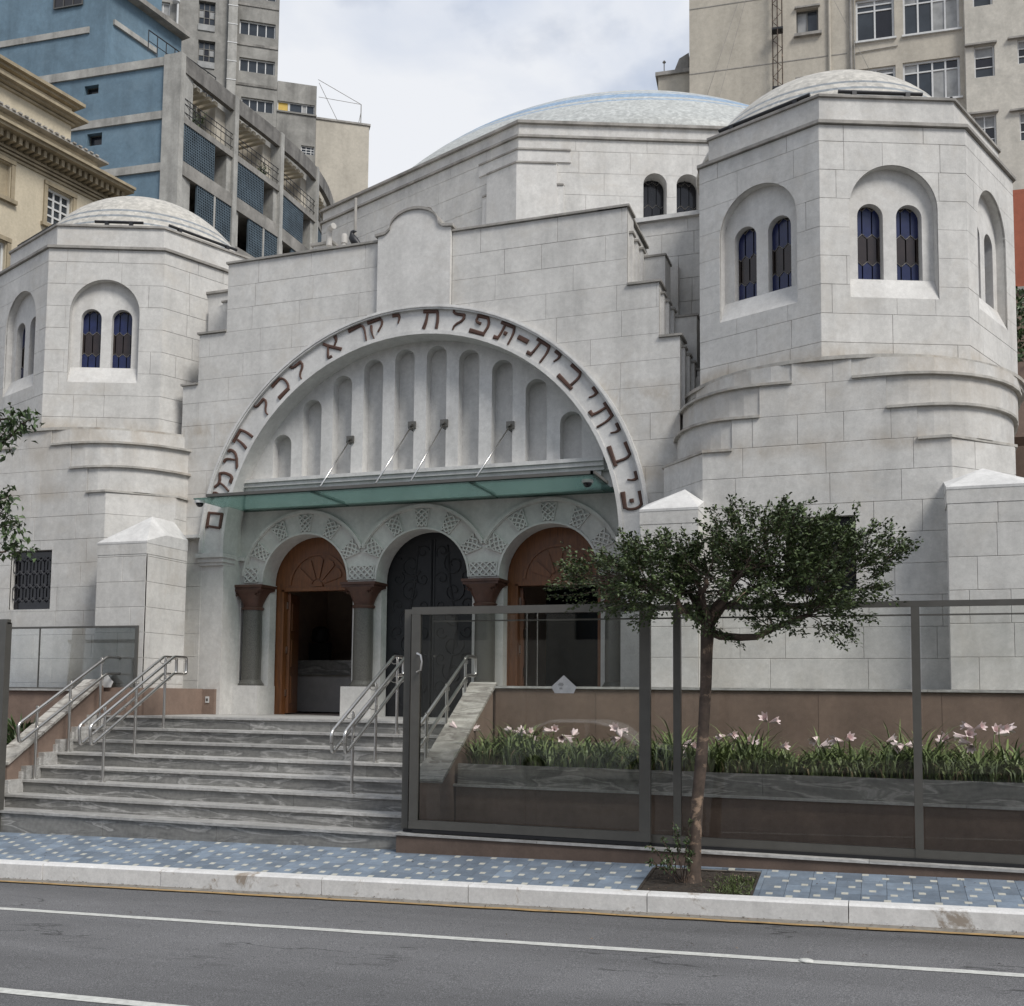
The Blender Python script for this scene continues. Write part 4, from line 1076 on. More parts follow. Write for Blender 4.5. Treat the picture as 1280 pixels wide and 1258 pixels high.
# ================================================================= terraces and planters
tr = thing('right_planter', 'long brown planter wall with grey marble edging under the right tower', 'planter', (-1, 12.5, 0))
w = MB().box(-4.62, 6, 13.10, 13.7, -.4, 1.76).build('back_wall', BROWN, tr)
x = -4.64
while x < 6: MB().box(x+.002, min(x+1.7, 6)-.002, 13.06, 13.78, 1.762, 1.79).build('coping_slab', MARBT, w); x += 1.7
x = -4.6
while x < 6:
    MB().box(x+.002, x+1.298, 13.086, 13.099, .5, 1.758).build('facing_panel', BROWN, w); x += 1.3
lo = MB().box(-4.62, 6, 11.80, 13.1, -.4, .64).build('front_wall', BROWN, tr)
x = -4.66
while x < 6: MB().box(x+.002, min(x+1.8, 6)-.002, 11.765, 11.82, .628, .655).build('ledge_slab', MARBT, lo); x += 1.8
x = -4.60; rnd = random.Random(4)
while x < 6:
    w_ = rnd.choice((1.5, 1.9, 2.1)); MB().box(x+.0015, min(x+w_, 6)-.0015, 11.80, 11.84, .656, .885).build('marble_slab', MARB, tr); x += w_
so_ = MB(); nx = 60; V = []
rr = random.Random(8)
for j in range(7):
    for i in range(nx+1): V.append((-4.58+10.5*i/nx, 11.84+1.24*j/6, .85+rr.uniform(0, .03)))
so_.add(V, [(j*(nx+1)+i, j*(nx+1)+i+1, (j+1)*(nx+1)+i+1, (j+1)*(nx+1)+i) for j in range(6) for i in range(nx)]).build('planting_soil', SOIL, tr)
MB().box(-4.6, 6, 11.13, 11.80, -.4, .02).build('lower_bed', MARBT, tr)  # floor made pale to reflect light onto the front wall
tl = thing('left_planter', 'brown planter wall left of the entrance steps with leafy bush', 'planter', (-12.5, 12.5, 0))
w = MB().box(-16, -11.0, 13.12, 13.74, -.6, 1.66).build('back_wall', BROWN, tl)
x = -16
while x < -11.02: MB().box(x+.002, min(x+1.25, -10.2)-.002, 13.08, 13.735, 1.662, 1.69).build('coping_slab', MARBT, w); x += 1.25
MB().box(-11.0, -10.25, 13.12, 13.26, 1.3, 1.66).build('return_wall', BROWN, w)
MB().box(-16, -11.03, 11.6, 13.12, -.6, .55).build('front_wall', BROWN, tl)
# ================================================================= foliage helpers
def leaf_arrays(C, D, Nn, L, W, fold=.25):
    """C centres, D directions, Nn normals (arrays); each leaf a pointed folded blade of four triangles"""
    n = len(C); D = D/np.linalg.norm(D, axis=1)[:, None]
    S_ = np.cross(D, Nn); S_ /= np.linalg.norm(S_, axis=1)[:, None]+1e-9; U = np.cross(S_, D)
    L = L[:, None]; W = W[:, None]
    p0 = C; p1 = C+D*L*.5+S_*W*.5+U*W*fold; p2 = C+D*L-U*L*.08; p3 = C+D*L*.5-S_*W*.5+U*W*fold; p4 = C+D*L*.52
    V = np.stack([p0, p1, p2, p3, p4], 1).reshape(-1, 3)
    b = (np.arange(n)*5)[:, None]
    F = np.concatenate([b+np.array([[0, 1, 4]]), b+np.array([[1, 2, 4]]), b+np.array([[0, 4, 3]]), b+np.array([[4, 2, 3]])], 0)
    return V, F
def mesh_np(name, V, F, mat, parent=None, smooth=False):
    me = bpy.data.meshes.new(name); k = F.shape[1]
    me.vertices.add(len(V)); me.vertices.foreach_set('co', V.astype(np.float32).ravel())
    me.loops.add(F.size); me.loops.foreach_set('vertex_index', F.astype(np.int32).ravel())
    me.polygons.add(len(F)); me.polygons.foreach_set('loop_start', np.arange(0, F.size, k, dtype=np.int32)); me.polygons.foreach_set('loop_total', np.full(len(F), k, dtype=np.int32))
    me.materials.append(mat); me.update(calc_edges=True); me.validate()
    return link(name, me, parent)
NR = np.random.RandomState(11)
def rdir(n, up=0.0):
    v = NR.normal(size=(n, 3)); v[:, 2] += up; return v/np.linalg.norm(v, axis=1)[:, None]
def curve3(p, q, sag, n=7, jit=.02):
    p, q = Vector(p), Vector(q); P = []
    for i in range(n+1):
        t = i/n; v = p.lerp(q, t)+Vector((0, 0, sag*4*t*(1-t)))
        if 0 < i < n: v += Vector([NR.normal()*jit for _ in range(3)])
        P.append(v)
    return P
# ================================================================= street tree
tree = thing('street_tree', 'small pavement tree with peeling bark and a wide dark green crown', 'tree', (-1.68, 10.36, zs(-1.68, 10.36)))
base = Vector((-1.68, 10.36, zs(-1.68, 10.36)-.02))
TP = [base, base+Vector((.0, 0, .06)), Vector((-1.665, 10.36, .35)), Vector((-1.64, 10.35, .72)), Vector((-1.60, 10.34, 1.1)), Vector((-1.575, 10.34, 1.45)), Vector((-1.555, 10.34, 1.8)), Vector((-1.545, 10.33, 2.12)), Vector((-1.535, 10.33, 2.33))]
trunk = MB().tube(TP, [.088, .070, .058, .054, .057, .051, .054, .057, .065], 12)
tips = []; seg_b = MB()
def limb(p, q, r0, r1, sag=.05, n=6):
    P = curve3(p, q, sag, n, .025); seg_b.tube(P, [r0+(r1-r0)*i/n for i in range(n+1)], 7); return P
T0 = Vector((-1.535, 10.33, 2.30))
limbs = [((-2.05, 10.15, 2.72), .04), ((-1.85, 10.55, 2.75), .035), ((-1.25, 10.3, 2.85), .045), ((-1.0, 10.6, 2.75), .038), ((-.62, 10.2, 2.42), .042), ((-1.5, 9.95, 2.75), .035), ((-1.7, 10.35, 2.9), .032), ((-1.15, 9.95, 2.8), .035)]
# crown lobes: centre, radii, weight
LOB = [((-2.30, 10.25, 2.78), (.62, .50, .24), 1.0), ((-1.98, 10.30, 2.88), (.45, .5, .22), .75), ((-1.45, 10.35, 2.90), (.42, .55, .22), .7), ((-1.05, 10.3, 3.07), (.48, .6, .29), 1.1), ((-.72, 10.3, 2.95), (.55, .6, .34), 1.25),
       ((-.40, 10.3, 2.78), (.48, .5, .32), 1.05), ((-.82, 10.2, 2.70), (.52, .5, .28), .9), ((-1.35, 10.2, 2.68), (.55, .5, .22), .9), ((-2.0, 10.2, 2.60), (.45, .4, .18), .65), ((-.50, 10.3, 2.43), (.34, .3, .14), .45), ((-.95, 10.15, 2.36), (.22, .2, .08), .2), ((-.12, 10.3, 2.95), (.28, .3, .2), .35)]
ends = []
for (q, r) in limbs: P = limb(T0, q, r, r*.5, .06 if q[2] > 2.5 else -.10); ends += [P[-1], P[-2], P[-3]]
twigC, twigD = [], []
for c, rad, wgt in LOB:
    nt_ = int(98*wgt*(1.25 if c[0] < -1.6 else 1))
    for i in range(nt_):
        d = rdir(1, .25)[0]; u = NR.uniform(.25, 1.0)**.45
        p = Vector((c[0]+d[0]*rad[0]*u, c[1]+d[1]*rad[1]*u, c[2]+d[2]*rad[2]*u))
        e = min(ends, key=lambda t: (t-p).length) if NR.rand() < .85 else ends[NR.randint(len(ends))]
        o = Vector(d)*.6+(p-e).normalized()*.6+Vector((0, 0, .25)); o.normalize()
        l = NR.uniform(.10, .26)
        if i % 9 == 0: seg_b.tube(curve3(e, p, .02, 3, .02), [.009, .006, .005, .004], 4)
        twigC.append(p); twigD.append(o*l)
# a few long sprays breaking the outline
for p, o in (((-.98, 10.2, 3.30), (.42, 0, .16)), ((-1.35, 10.3, 3.12), (-.28, 0, .22)), ((-2.1, 10.2, 3.02), (-.25, 0, .25)), ((-2.62, 10.2, 2.85), (-.28, 0, .26)), ((-2.5, 10.2, 2.9), (-.35, 0, .12)), ((-.25, 10.3, 3.05), (.35, 0, .22)), ((-.15, 10.3, 2.85), (.38, 0, .08)),
             ((-.3, 10.3, 3.1), (.12, 0, .34)), ((-1.5, 10.3, 2.35), (.3, 0, -.22)), ((-1.5, 10.25, 2.3), (.18, 0, -.10)), ((-.85, 10.2, 2.4), (.1, 0, -.16)), ((-.4, 10.3, 2.5), (.15, 0, -.22)), ((-1.9, 10.2, 3.0), (.05, 0, .2)), ((-.8, 10.3, 3.3), (-.06, 0, .14)), ((-.55, 10.3, 3.2), (.1, 0, .14)), ((-2.75, 10.2, 2.7), (-.22, 0, .05))):
    twigC.append(Vector(p)); twigD.append(Vector(o))
tw = MB(); LC, LD, LL = [], [], []
for p, d in zip(twigC, twigD):
    l = d.length*1.1; n = max(14, int(l/.0068)); q = p+d; dn = d.normalized()
    side = dn.cross(Vector((0, 0, 1)));  side = side.normalized() if side.length > .1 else Vector((1, 0, 0))
    tw.tube([p, p+d*.5+Vector((0, 0, .01)), q], [.004, .003, .0015], 3)
    for i in range(n):
        t = (i+.5)/n; s = 1 if i % 2 else -1
        LC.append(p+d*t); v = side*s*.9+dn*.7+Vector(NR.normal(size=3))*.45; LD.append(v); LC[-1] = LC[-1]+Vector(NR.normal(size=3))*.018; LL.append(NR.uniform(.034, .056))
LC = np.array([tuple(v) for v in LC]); LD = np.array([tuple(v) for v in LD]); n = len(LC)
Nn = NR.normal(size=(n, 3))*.55+np.array([0, 0, 1.0]); LL = np.array(LL)
V, F = leaf_arrays(LC, LD, Nn, LL, LL*.52)
crown = mesh_np('crown', V, F, LEAF, tree)
trunk.build('trunk', BARK, tree, 'auto'); seg_b.build('branches', BARK, tree, True); tw.build('twigs', BARK, crown)
# suckers at the foot
sk = thing('sucker_shoots', 'low leafy shoots sprouting beside the foot of the pavement tree', 'shrub', (-1.85, 10.3, zs(-1.85, 10.3)))
LC, LD, LL = [], [], []; stm = MB(); z0 = zs(-1.85, 10.3)
for (x, y, q) in ((-1.78, 10.3, (-2.08, 10.15, .30)), (-1.8, 10.32, (-1.95, 10.2, .38)), (-1.76, 10.3, (-1.80, 10.2, .50)), (-1.74, 10.3, (-1.70, 10.2, .40)), (-1.8, 10.3, (-2.10, 10.3, .12)), (-1.75, 10.28, (-1.68, 10.22, .55)), (-1.82, 10.25, (-1.9, 10.1, .22)), (-1.72, 10.2, (-1.66, 10.18, .25)), (-1.78, 10.34, (-1.86, 10.3, .52))):
    P = curve3((x, y, z0), q, .05, 6, .012); stm.tube(P, [.006]*6+[.003], 4)
    for i in range(34):
        t = NR.uniform(.3, 1); k = min(int(t*6), 5); c = P[k].lerp(P[k+1], t*6-k); LC.append(tuple(c)); LD.append(rdir(1, .2)[0]); LL.append(NR.uniform(.03, .055))
n = len(LC); LL = np.array(LL); V, F = leaf_arrays(np.array(LC), np.array(LD), NR.normal(size=(n, 3))*.5+np.array([0, 0, 1.]), LL, LL*.5)
mesh_np('leaves', V, F, LEAF2, sk); stm.build('stems', BARK, sk)
# grass and litter in the tree pit
n = 900; C = np.stack([NR.normal(-1.28, .10, n).clip(-1.6, -1.14), NR.uniform(9.98, 10.55, n), np.zeros(n)], 1); C[:, 2] = [zs(a, b)-.005 for a, b in C[:, :2]]
V, F = leaf_arrays(C, rdir(n, .9), rdir(n), NR.uniform(.02, .06, n), NR.uniform(.005, .01, n)); stuff(mesh_np('pit_grass', V, F, GRASS))
n = 220; C = np.stack([NR.uniform(-2.08, -1.14, n), NR.uniform(9.99, 10.68, n), np.zeros(n)], 1); C[:, 2] = [zs(a, b)+.004 for a, b in C[:, :2]]
D = rdir(n); D[:, 2] *= .15; V, F = leaf_arrays(C, D, np.array([[0, 0, 1.]])+NR.normal(size=(n, 3))*.2, NR.uniform(.015, .035, n), NR.uniform(.008, .018, n)); stuff(mesh_np('leaf_litter', V, F, BARK))
# tree at the left edge
lt = thing('broadleaf_tree', 'glossy broad leaved tree reaching in at the left edge of the view', 'tree', (-12.6, 11.9, 0))
MB().tube([(-12.6, 11.9, -.2), (-12.55, 11.9, 1.5), (-12.5, 11.85, 3.2), (-12.3, 11.8, 4.6), (-12.2, 11.7, 6.2)], [.14, .12, .10, .08, .05], 10).build('trunk', BARK, lt, 'auto')
bm = MB(); LC, LD, LL = [], [], []
BR = [((-12.3, 11.8, 4.6), (-10.95, 11.5, 5.38), .05), ((-12.3, 11.8, 4.4), (-10.72, 11.5, 5.30), .045), ((-12.4, 11.8, 4.0), (-11.15, 11.5, 5.15), .04), ((-12.45, 11.8, 3.6), (-10.98, 11.5, 4.28), .035), ((-12.45, 11.8, 3.4), (-10.88, 11.5, 3.86), .035), ((-12.45, 11.8, 3.2), (-10.76, 11.5, 3.58), .035), ((-12.4, 11.8, 4.5), (-11.3, 11.4, 4.9), .04), ((-12.2, 11.7, 6.2), (-12.4, 11.6, 7.2), .03), ((-12.2, 11.7, 5.8), (-11.9, 11.5, 6.4), .03), ((-12.45, 11.8, 3.9), (-11.2, 11.6, 4.1), .03), ((-12.4, 11.8, 3.3), (-11.1, 11.4, 3.55), .03)]
for p, q, r in BR:
    P = curve3(p, q, .12, 8, .03); bm.tube(P, [r*(1-.85*i/8) for i in range(9)], 6)
    for i in range(105):
        t = 1-abs(NR.normal(0, .16)) if NR.rand() < .8 else NR.uniform(.4, 1)
        t = min(max(t, .3), .999); k = int(t*8); c = P[k].lerp(P[k+1], t*8-k)+Vector(NR.normal(size=3)*.085)
        LC.append(tuple(c)); d = rdir(1)[0]; d[2] -= .35; LD.append(d); LL.append(NR.uniform(.075, .13))
n = len(LC); LL = np.array(LL); V, F = leaf_arrays(np.array(LC), np.array(LD), NR.normal(size=(n, 3))*.5+np.array([0, 0, 1.]), LL, LL*.5)
mesh_np('crown', V, F, LEAF2, lt); bm.build('branches', BARK, lt, True)
# bush in the left planter
sb = thing('strap_leaved_bush', 'green strap leaved bush behind the left stair cheek wall', 'shrub', (-11.25, 12.3, .55))
n = 260; a = NR.uniform(0, 2*PI, n); C = np.stack([-11.28+.10*np.cos(a), 12.2+.16*np.sin(a), NR.uniform(.6, 1.15, n)], 1)
D = np.stack([np.cos(a), np.sin(a), NR.uniform(.3, 1.6, n)], 1); V, F = leaf_arrays(C, D, rdir(n, .5), NR.uniform(.15, .32, n), NR.uniform(.03, .05, n)); mesh_np('leaves', V, F, LEAF2, sb)
MB().lathe([(.05, .4), (.03, 1.1)], -11.28, 12.2, 8).build('stem', BARK, sb)
# ================================================================= lily bed
def strap_leaves(C, az, H, W, droop, seg=5):
    """arching strap leaves: arrays of base points, azimuth, length, width, droop"""
    n = len(C); V = np.zeros((n, (seg+1)*2, 3)); dx = np.stack([np.cos(az), np.sin(az), np.zeros(n)], 1); sx = np.stack([-np.sin(az), np.cos(az), np.zeros(n)], 1)
    P = C.copy(); th = np.full(n, 1.45)-NR.uniform(0, .35, n)
    for i in range(seg+1):
        t = i/seg; w = W*(np.sin(PI*min(.12+t*.88, .999))**.6*(1-t*.55))*.5+.0008
        V[:, 2*i] = P+sx*w[:, None]; V[:, 2*i+1] = P-sx*w[:, None]
        P = P+(dx*np.cos(th)[:, None]+np.array([[0, 0, 1.]])*np.sin(th)[:, None])*(H/seg)[:, None]; th = th-droop*(t+.35)/seg*2
    b = (np.arange(n)*(seg+1)*2)[:, None]
    F = np.concatenate([b+np.array([[2*i, 2*i+1, 2*i+3, 2*i+2]]) for i in range(seg)], 0)
    return V.reshape(-1, 3), F
n = 8200; xs_ = NR.uniform(-4.5, 5.6, n); C = np.stack([xs_, NR.uniform(11.88, 12.75, n), np.full(n, .86)], 1)
pk = .84+.30*np.sin(xs_*5.1)*np.sin(xs_*2.3+1)+.12*np.sin(xs_*17)
V, F = strap_leaves(C, NR.uniform(0, 2*PI, n), NR.uniform(.28, .68, n)*pk, NR.uniform(.018, .036, n), NR.uniform(.6, 3.0, n))
stuff(mesh_np('lily_foliage', V, F, LILYL))
n = 700; xs_ = NR.uniform(-4.5, 5.6, n); C = np.stack([xs_, NR.uniform(11.88, 12.75, n), np.full(n, .86)], 1)
V, F = strap_leaves(C, NR.uniform(0, 2*PI, n), NR.uniform(.2, .5, n), NR.uniform(.012, .025, n), NR.uniform(2, 4.5, n))
stuff(mesh_np('withered_leaves', V, F, plain('dry_leaf', (.26, .20, .11), .8)))
fl = [(628, 903), (645, 905), (700, 903), (714, 908), (745, 903), (757, 909), (772, 908), (820, 900), (830, 908), (893, 914), (903, 918), (940, 903), (945, 914), (962, 912), (985, 888), (995, 915), (1031, 914), (1041, 902), (1062, 906), (1106, 907), (1124, 908), (1125, 915), (1159, 905), (1178, 898), (1186, 905), (1190, 890), (1200, 896), (1211, 888), (1250, 898), (1262, 905), (1269, 896)]
rnd = random.Random(17)
# the heads were read off the photograph as bearings and heights and stand in two rows of the bed
LH = [(round((px-1104)*.00083*12.1+.03, 3), 1.0+(930-py)*.0098) for px, py in fl]
ORD = ['first', 'second', 'third', 'fourth', 'fifth', 'sixth', 'seventh', 'eighth', 'ninth', 'tenth', 'eleventh', 'twelfth']; cnt = {}
wh = ['left end of the bed behind the gate glass', 'bed behind the gate glass, left of the plaque', 'bed below the plaque', 'bed between the gate posts', 'bed right of the tree trunk', 'middle of the right hand bed', 'bed left of the right fence post', 'right end of the bed']
for i, (x, z) in enumerate(LH):
    y = 12.0+rnd.uniform(0, .45); x = x*(y/12.1); z = max(z, 1.12)
    near = fl[i][0]; sec = 'behind the gate glass' if near < 800 else 'just left of the tree trunk' if near < 870 else 'just right of the tree trunk' if near < 1000 else 'left of the right fence post' if near < 1140 else 'right of the right fence post'
    t = thing('lily', ('tall' if z > 1.3 else 'short')+' pale pink lily, '+ORD[cnt.setdefault(sec, 0)]+' from the left '+sec, 'lily', (x, y, .87), 'pale pink lilies in the planter')
    cnt[sec] += 1
    hx = x+rnd.uniform(-.05, .05)
    stem = MB().tube(curve3((x, y, .87), (hx, y, z), .0, 5, .008), .006, 5).build('stem', LILYL, t, True)
    az = rnd.uniform(0, 6.28)
    for q in range(rnd.choice((1, 2, 2, 3))):
        m = MB(); az += 1.7+rnd.uniform(-.4, .4); el = rnd.uniform(-.5, .55); d = Vector((cos(az)*cos(el), sin(az)*cos(el), sin(el)))
        s1 = d.orthogonal().normalized(); s2 = d.cross(s1); o = Vector((hx, y, z)); L_ = rnd.uniform(.10, .14)
        for k in range(6):
            a = k*PI/3; e = s1*cos(a)+s2*sin(a); tn = s1*-sin(a)+s2*cos(a)
            R_ = [o+d*L_*.1, o+d*L_*.5+e*L_*.14, o+d*L_*.9+e*L_*.26, o+d*L_*1.12+e*L_*.44]; W_ = [.006, .014, .019, .004]
            V = []
            for p, w_ in zip(R_, W_): V += [tuple(p+tn*w_), tuple(p-tn*w_)]
            m.add(V, [(0, 1, 3, 2), (2, 3, 5, 4), (4, 5, 7, 6)])
        m.build('flower', PETAL, t)
# ================================================================= glass fence and gate
YF_ = 10.95
fn = thing('glass_fence', 'long glass fence with grey metal frame standing along the pavement right side', 'fence', (0, 11.0, .1))
cb = MB(); 
def along(mb, x0, x1, ya, yb, z0, z1, n=1):
    return mb.box(x0, x1, ya, yb, z0, z1)
cu_ = MB(); P = []
cu_.add([(x, y, z) for x, zb_ in ((-4.93, zf(-4.93)-.06), (6.5, zf(6.5)-.06)) for y, z in ((10.86, zb_), (10.86, .165), (11.12, .165), (11.12, zb_))], [(0, 1, 2, 3), (7, 6, 5, 4), (0, 4, 5, 1), (1, 5, 6, 2), (2, 6, 7, 3)])
cu_ = cu_.build('curb', BROWND, fn)
x = -4.95
while x < 6.5: MB().box(x+.002, min(x+1.6, 6.5)-.002, 10.84, 11.13, .166, .19).build('curb_slab', MARBT, cu_); x += 1.6
MB().box(-4.90, 6.5, 10.965, 11.06, .192, .222).build('track', BLACKM, fn)
fr2 = MB().box(-4.93, 6.5, 10.985, 11.045, 2.545, 2.60).build('top_rail', DARKM, fn)
MB().box(-4.6, 6.5, 11.0, 11.03, 2.46, 2.475).build('glazing_bar', DARKM, fr2)
MB().box(-4.90, 6.5, 10.985, 11.045, .222, .30).build('bottom_rail', DARKM, fn)
for x in (-4.89, -1.94, .29, 2.55, 4.8): MB().box(x-.037, x+.037, 10.98, 11.05, .223, 2.544).build('post', DARKM, fn)
for a, b in ((-4.84, -3.42), (-3.41, -1.99), (-1.89, .24), (.34, 2.50), (2.60, 4.75)):
    MB().box(a, b, 11.010, 11.020, .30, 2.545).build('glass_pane', CLEAR, fn)

gt = thing('sliding_gate', 'tall sliding glass gate with D handle standing open before the fence', 'gate', (-3.5, 10.92, .19))
MB().box(-4.80, -2.19, 10.885, 10.945, 2.535, 2.615).build('top_rail', DARKM, gt); MB().box(-4.80, -2.19, 10.885, 10.945, .24, .33).build('bottom_rail', DARKM, gt)
for a, b in ((-4.80, -4.70), (-2.30, -2.19)): MB().box(a, b, 10.885, 10.945, .331, 2.534).build('stile', DARKM, gt)
for a, b in ((-4.70, -3.505), (-3.495, -2.30)): MB().box(a, b, 10.91, 10.920, .33, 2.536).build('glass_pane', CLEAR, gt)
MB().tube([(-4.71, 10.885, 2.11), (-4.71, 10.84, 2.11), (-4.66, 10.82, 2.09), (-4.645, 10.82, 2.02), (-4.66, 10.82, 1.93), (-4.71, 10.84, 1.91), (-4.71, 10.885, 1.91)], .012, 8).build('handle', STEEL, gt, 'auto')
MB().box(-4.76, -2.2, 10.89, 10.94, .20, .238).build('roller_shoe', BLACKM, gt)
pl = thing('warning_plaque', 'small white house shaped plaque with tiny print stuck on the gate glass', 'sign', (-3.09, 10.9, 1.7))
fp = Fr(0, 10.909); MB().prism([(-3.185, 1.70), (-2.985, 1.70), (-2.955, 1.765), (-3.09, 1.885), (-3.225, 1.765)], fp, 0, .006).build('plate', WHITE, pl)
tx = MB()
for i, (w_, z) in enumerate(((.045, 1.80), (.06, 1.787), (.05, 1.774), (.03, 1.752), (.035, 1.742))): tx.fbox(fp, -3.12-w_/2, -3.12+w_/2, z, z+.005, .006, .0075)
tx.build('print', DARKM, pl)
# left gate post with the glass beyond it
gp = thing('left_gate_post', 'dark metal gate post and glass leaf at the left edge of the steps', 'gate', (-10.5, 10.95, 0))
MB().box(-10.56, -10.40, 10.90, 11.0, -.1, 2.52).box(-13.5, -10.40, 10.92, 10.98, 2.50, 2.56).build('post', DARKM, gp); MB().box(-13.5, -10.56, 10.945, 10.955, .25, 2.5).build('glass_pane', CLEAR, gp)
# terrace balustrade
tb = thing('terrace_balustrade', 'thin framed glass balustrade on the brown terrace wall at the left', 'balustrade', (-11.5, 13.3, 1.69))
MB().box(-15, -10.22, 13.28, 13.31, 2.60, 2.63).build('top_rail', DARKM, tb); MB().box(-10.27, -10.22, 13.275, 13.315, 1.69, 2.60).build('post', DARKM, tb)
MB().box(-15, -10.27, 13.28, 13.31, 1.692, 1.712).build('bottom_rail', DARKM, tb)
for a, b in ((-15, -13.5), (-13.49, -12.03), (-12.02, -10.27)): MB().box(a, b, 13.291, 13.299, 1.712, 2.60).build('glass_pane', CLEAR, tb)
MB().box(-12.035, -12.02, 13.287, 13.303, 1.712, 2.60).build('glazing_bar', DARKM, tb)
pl2 = tag(MB().prism([(-10.72, 1.72), (-10.6, 1.72), (-10.56, 1.80), (-10.70, 1.93), (-10.84, 1.80)], Fr(0, 13.20), 0, .006).build('warning_plaque', WHITE), 'small white plaque on the left terrace above the sloping marble cap', 'sign')
# ================================================================= handrails
def zstep(y): return 1.32*min(max((y-Y1)/(TRD*8)+.125, 0), 1)
def rail_set(x, xs_off, feet, lab, y0=11.33, y1=13.02):
    t = thing('handrail', lab, 'handrail', (x, 11.7, .495))
    sl_ = RIS/TRD
    zt0 = 1.22; zt = lambda y: zt0+sl_*(y-y0)*1.045
    for off in xs_off:
        X = x+off; P = []
        def corner(a, b, c, r=.05):
            a, b, c = Vector(a), Vector(b), Vector(c); u = (a-b).normalized()*r; v = (c-b).normalized()*r
            return [b+u, b+u*.45+v*.1+Vector((0, 0, 0)), b+u*.1+v*.45, b+v]
        A = (X, y0, zt(y0)); B = (X, y1, zt(y1)); C_ = (X, y1+.30, zt(y1)); D_ = (X, y1+.30, zt(y1)-.24); E_ = (X, y1, zt(y1)-.24); G_ = (X, y0+.03, zt(y0)-.24)
        path = [Vector(((A[0]+G_[0])/2, y0+.01, zt(y0)-.12))]+corner(G_, A, B)+corner(A, B, C_, .04)+corner(B, C_, D_)+corner(C_, D_, E_)+corner(D_, E_, G_, .04)+corner(E_, G_, A)+[Vector(((A[0]+G_[0])/2, y0+.012, zt(y0)-.125))]
        MB().tube(path, .021, 10).build('rail_loop', STEEL, t, 'auto')
    for y, zf_ in feet:
        zt_ = zt(y)+.03
        p = MB().tube([(x, y, zf_), (x, y, zt_)], .019, 10)
        p.lathe([(.045, zf_), (.045, zf_+.008), (.022, zf_+.012)], x, y, 14)
        p = p.build('post', STEEL, t, 'auto')
        b_ = MB()
        for off in xs_off:
            for h in (0, -.24):
                z = zt(y)+h-.055
                if abs(off) > .01: b_.tube([(x, y, z), (x+off*.7, y, z-.004), (x+off, y, z+.01), (x+off, y, z+.04)], .006, 5)
                else: b_.tube([(x, y, z), (x+.03, y, z), (x+.03, y, z+.04)], .006, 5)
        b_.build('bracket', STEEL, p)
FT = [(Y1+TRD*2+.14, .495), (Y1+TRD*4+.14, .825), (Y1+TRD*6+.14, 1.155)]
rail_set(-10.58, (.04,), FT, 'single stainless handrail beside the left stair cheek wall')
rail_set(-9.48, (-.085, .085), FT, 'double stainless handrail on the left half of the steps')
rail_set(-5.90, (-.085, .085), FT, 'double stainless handrail on the steps left of the glass gate')
rail_set(-4.86-.10, (.0,), FT, 'single stainless handrail behind the glass gate beside the cheek wall')

# litter along the gutter and on the road
n = 420; C = np.stack([NR.uniform(-11, 2.5, n), 9.80-np.abs(NR.normal(0, .07, n)), np.zeros(n)], 1); C[NR.rand(n) < .12, 1] -= 1.2; C[:, 2] = [zroad(a)+.018 for a in C[:, 0]]
D = rdir(n); D[:, 2] *= .15; V, F = leaf_arrays(C, D, np.array([[0, 0, 1.]])+NR.normal(size=(n, 3))*.2, NR.uniform(.012, .035, n), NR.uniform(.008, .018, n)); stuff(mesh_np('gutter_litter', V, F, BARK))
n = 160; C = np.stack([NR.uniform(-11, 2.5, n), NR.uniform(9.99, 11.0, n), np.zeros(n)], 1); C[:, 2] = [zs(a, b)+.006 for a, b in C[:, :2]]
D = rdir(n); D[:, 2] *= .15; V, F = leaf_arrays(C, D, np.array([[0, 0, 1.]])+NR.normal(size=(n, 3))*.2, NR.uniform(.012, .03, n), NR.uniform(.008, .016, n)); stuff(mesh_np('pavement_litter', V, F, BARK))
# parked car behind the viewer: only its reflection shows in the gate glass
car = thing('parked_car', 'white hatchback parked across the street, seen only as a reflection in the gate glass', 'car', (-6.6, -4.2, zroad(-6.6)))
cz = zroad(-6.6); PR = [(-2.05, .35), (2.05, .35), (2.1, .55), (2.02, .82), (1.2, .95), (.62, 1.36), (.2, 1.46), (-.9, 1.46), (-1.6, 1.18), (-2.02, .98), (-2.08, .6)]
def car_sec(yy, k, zt_=1.0): return [(-6.6+a*k, yy, cz+.35+(b-.35)*zt_) for a, b in PR]
V = car_sec(-5.05, .985, .96)+car_sec(-4.95, 1, 1)+car_sec(-3.45, 1, 1)+car_sec(-3.35, .985, .96); n = len(PR)
CARP = plain('white_car_paint', (.75, .75, .74), .25, 0, .03)
MB().add(V, [tuple(range(n)), tuple(range(4*n-1, 3*n-1, -1))]+[(s_*n+i, s_*n+(i+1) % n, (s_+1)*n+(i+1) % n, (s_+1)*n+i) for s_ in range(3) for i in range(n)]).build('body', CARP, car)
for P in ([(1.0, .97), (.58, 1.32), (.05, 1.40), (.05, .97)], [(-.02, .97), (-.02, 1.40), (-.85, 1.39), (-.95, .98)], [(-1.02, .99), (-.92, 1.38), (-1.45, 1.16), (-1.55, 1.02)]):
    MB().prism([(-6.6+a, cz+b) for a, b in P], Fr(0, -3.35, 180) if False else (lambda u, z, d: (u, -3.35+d, z)), -.06, .008).build('side_window', WING, car)
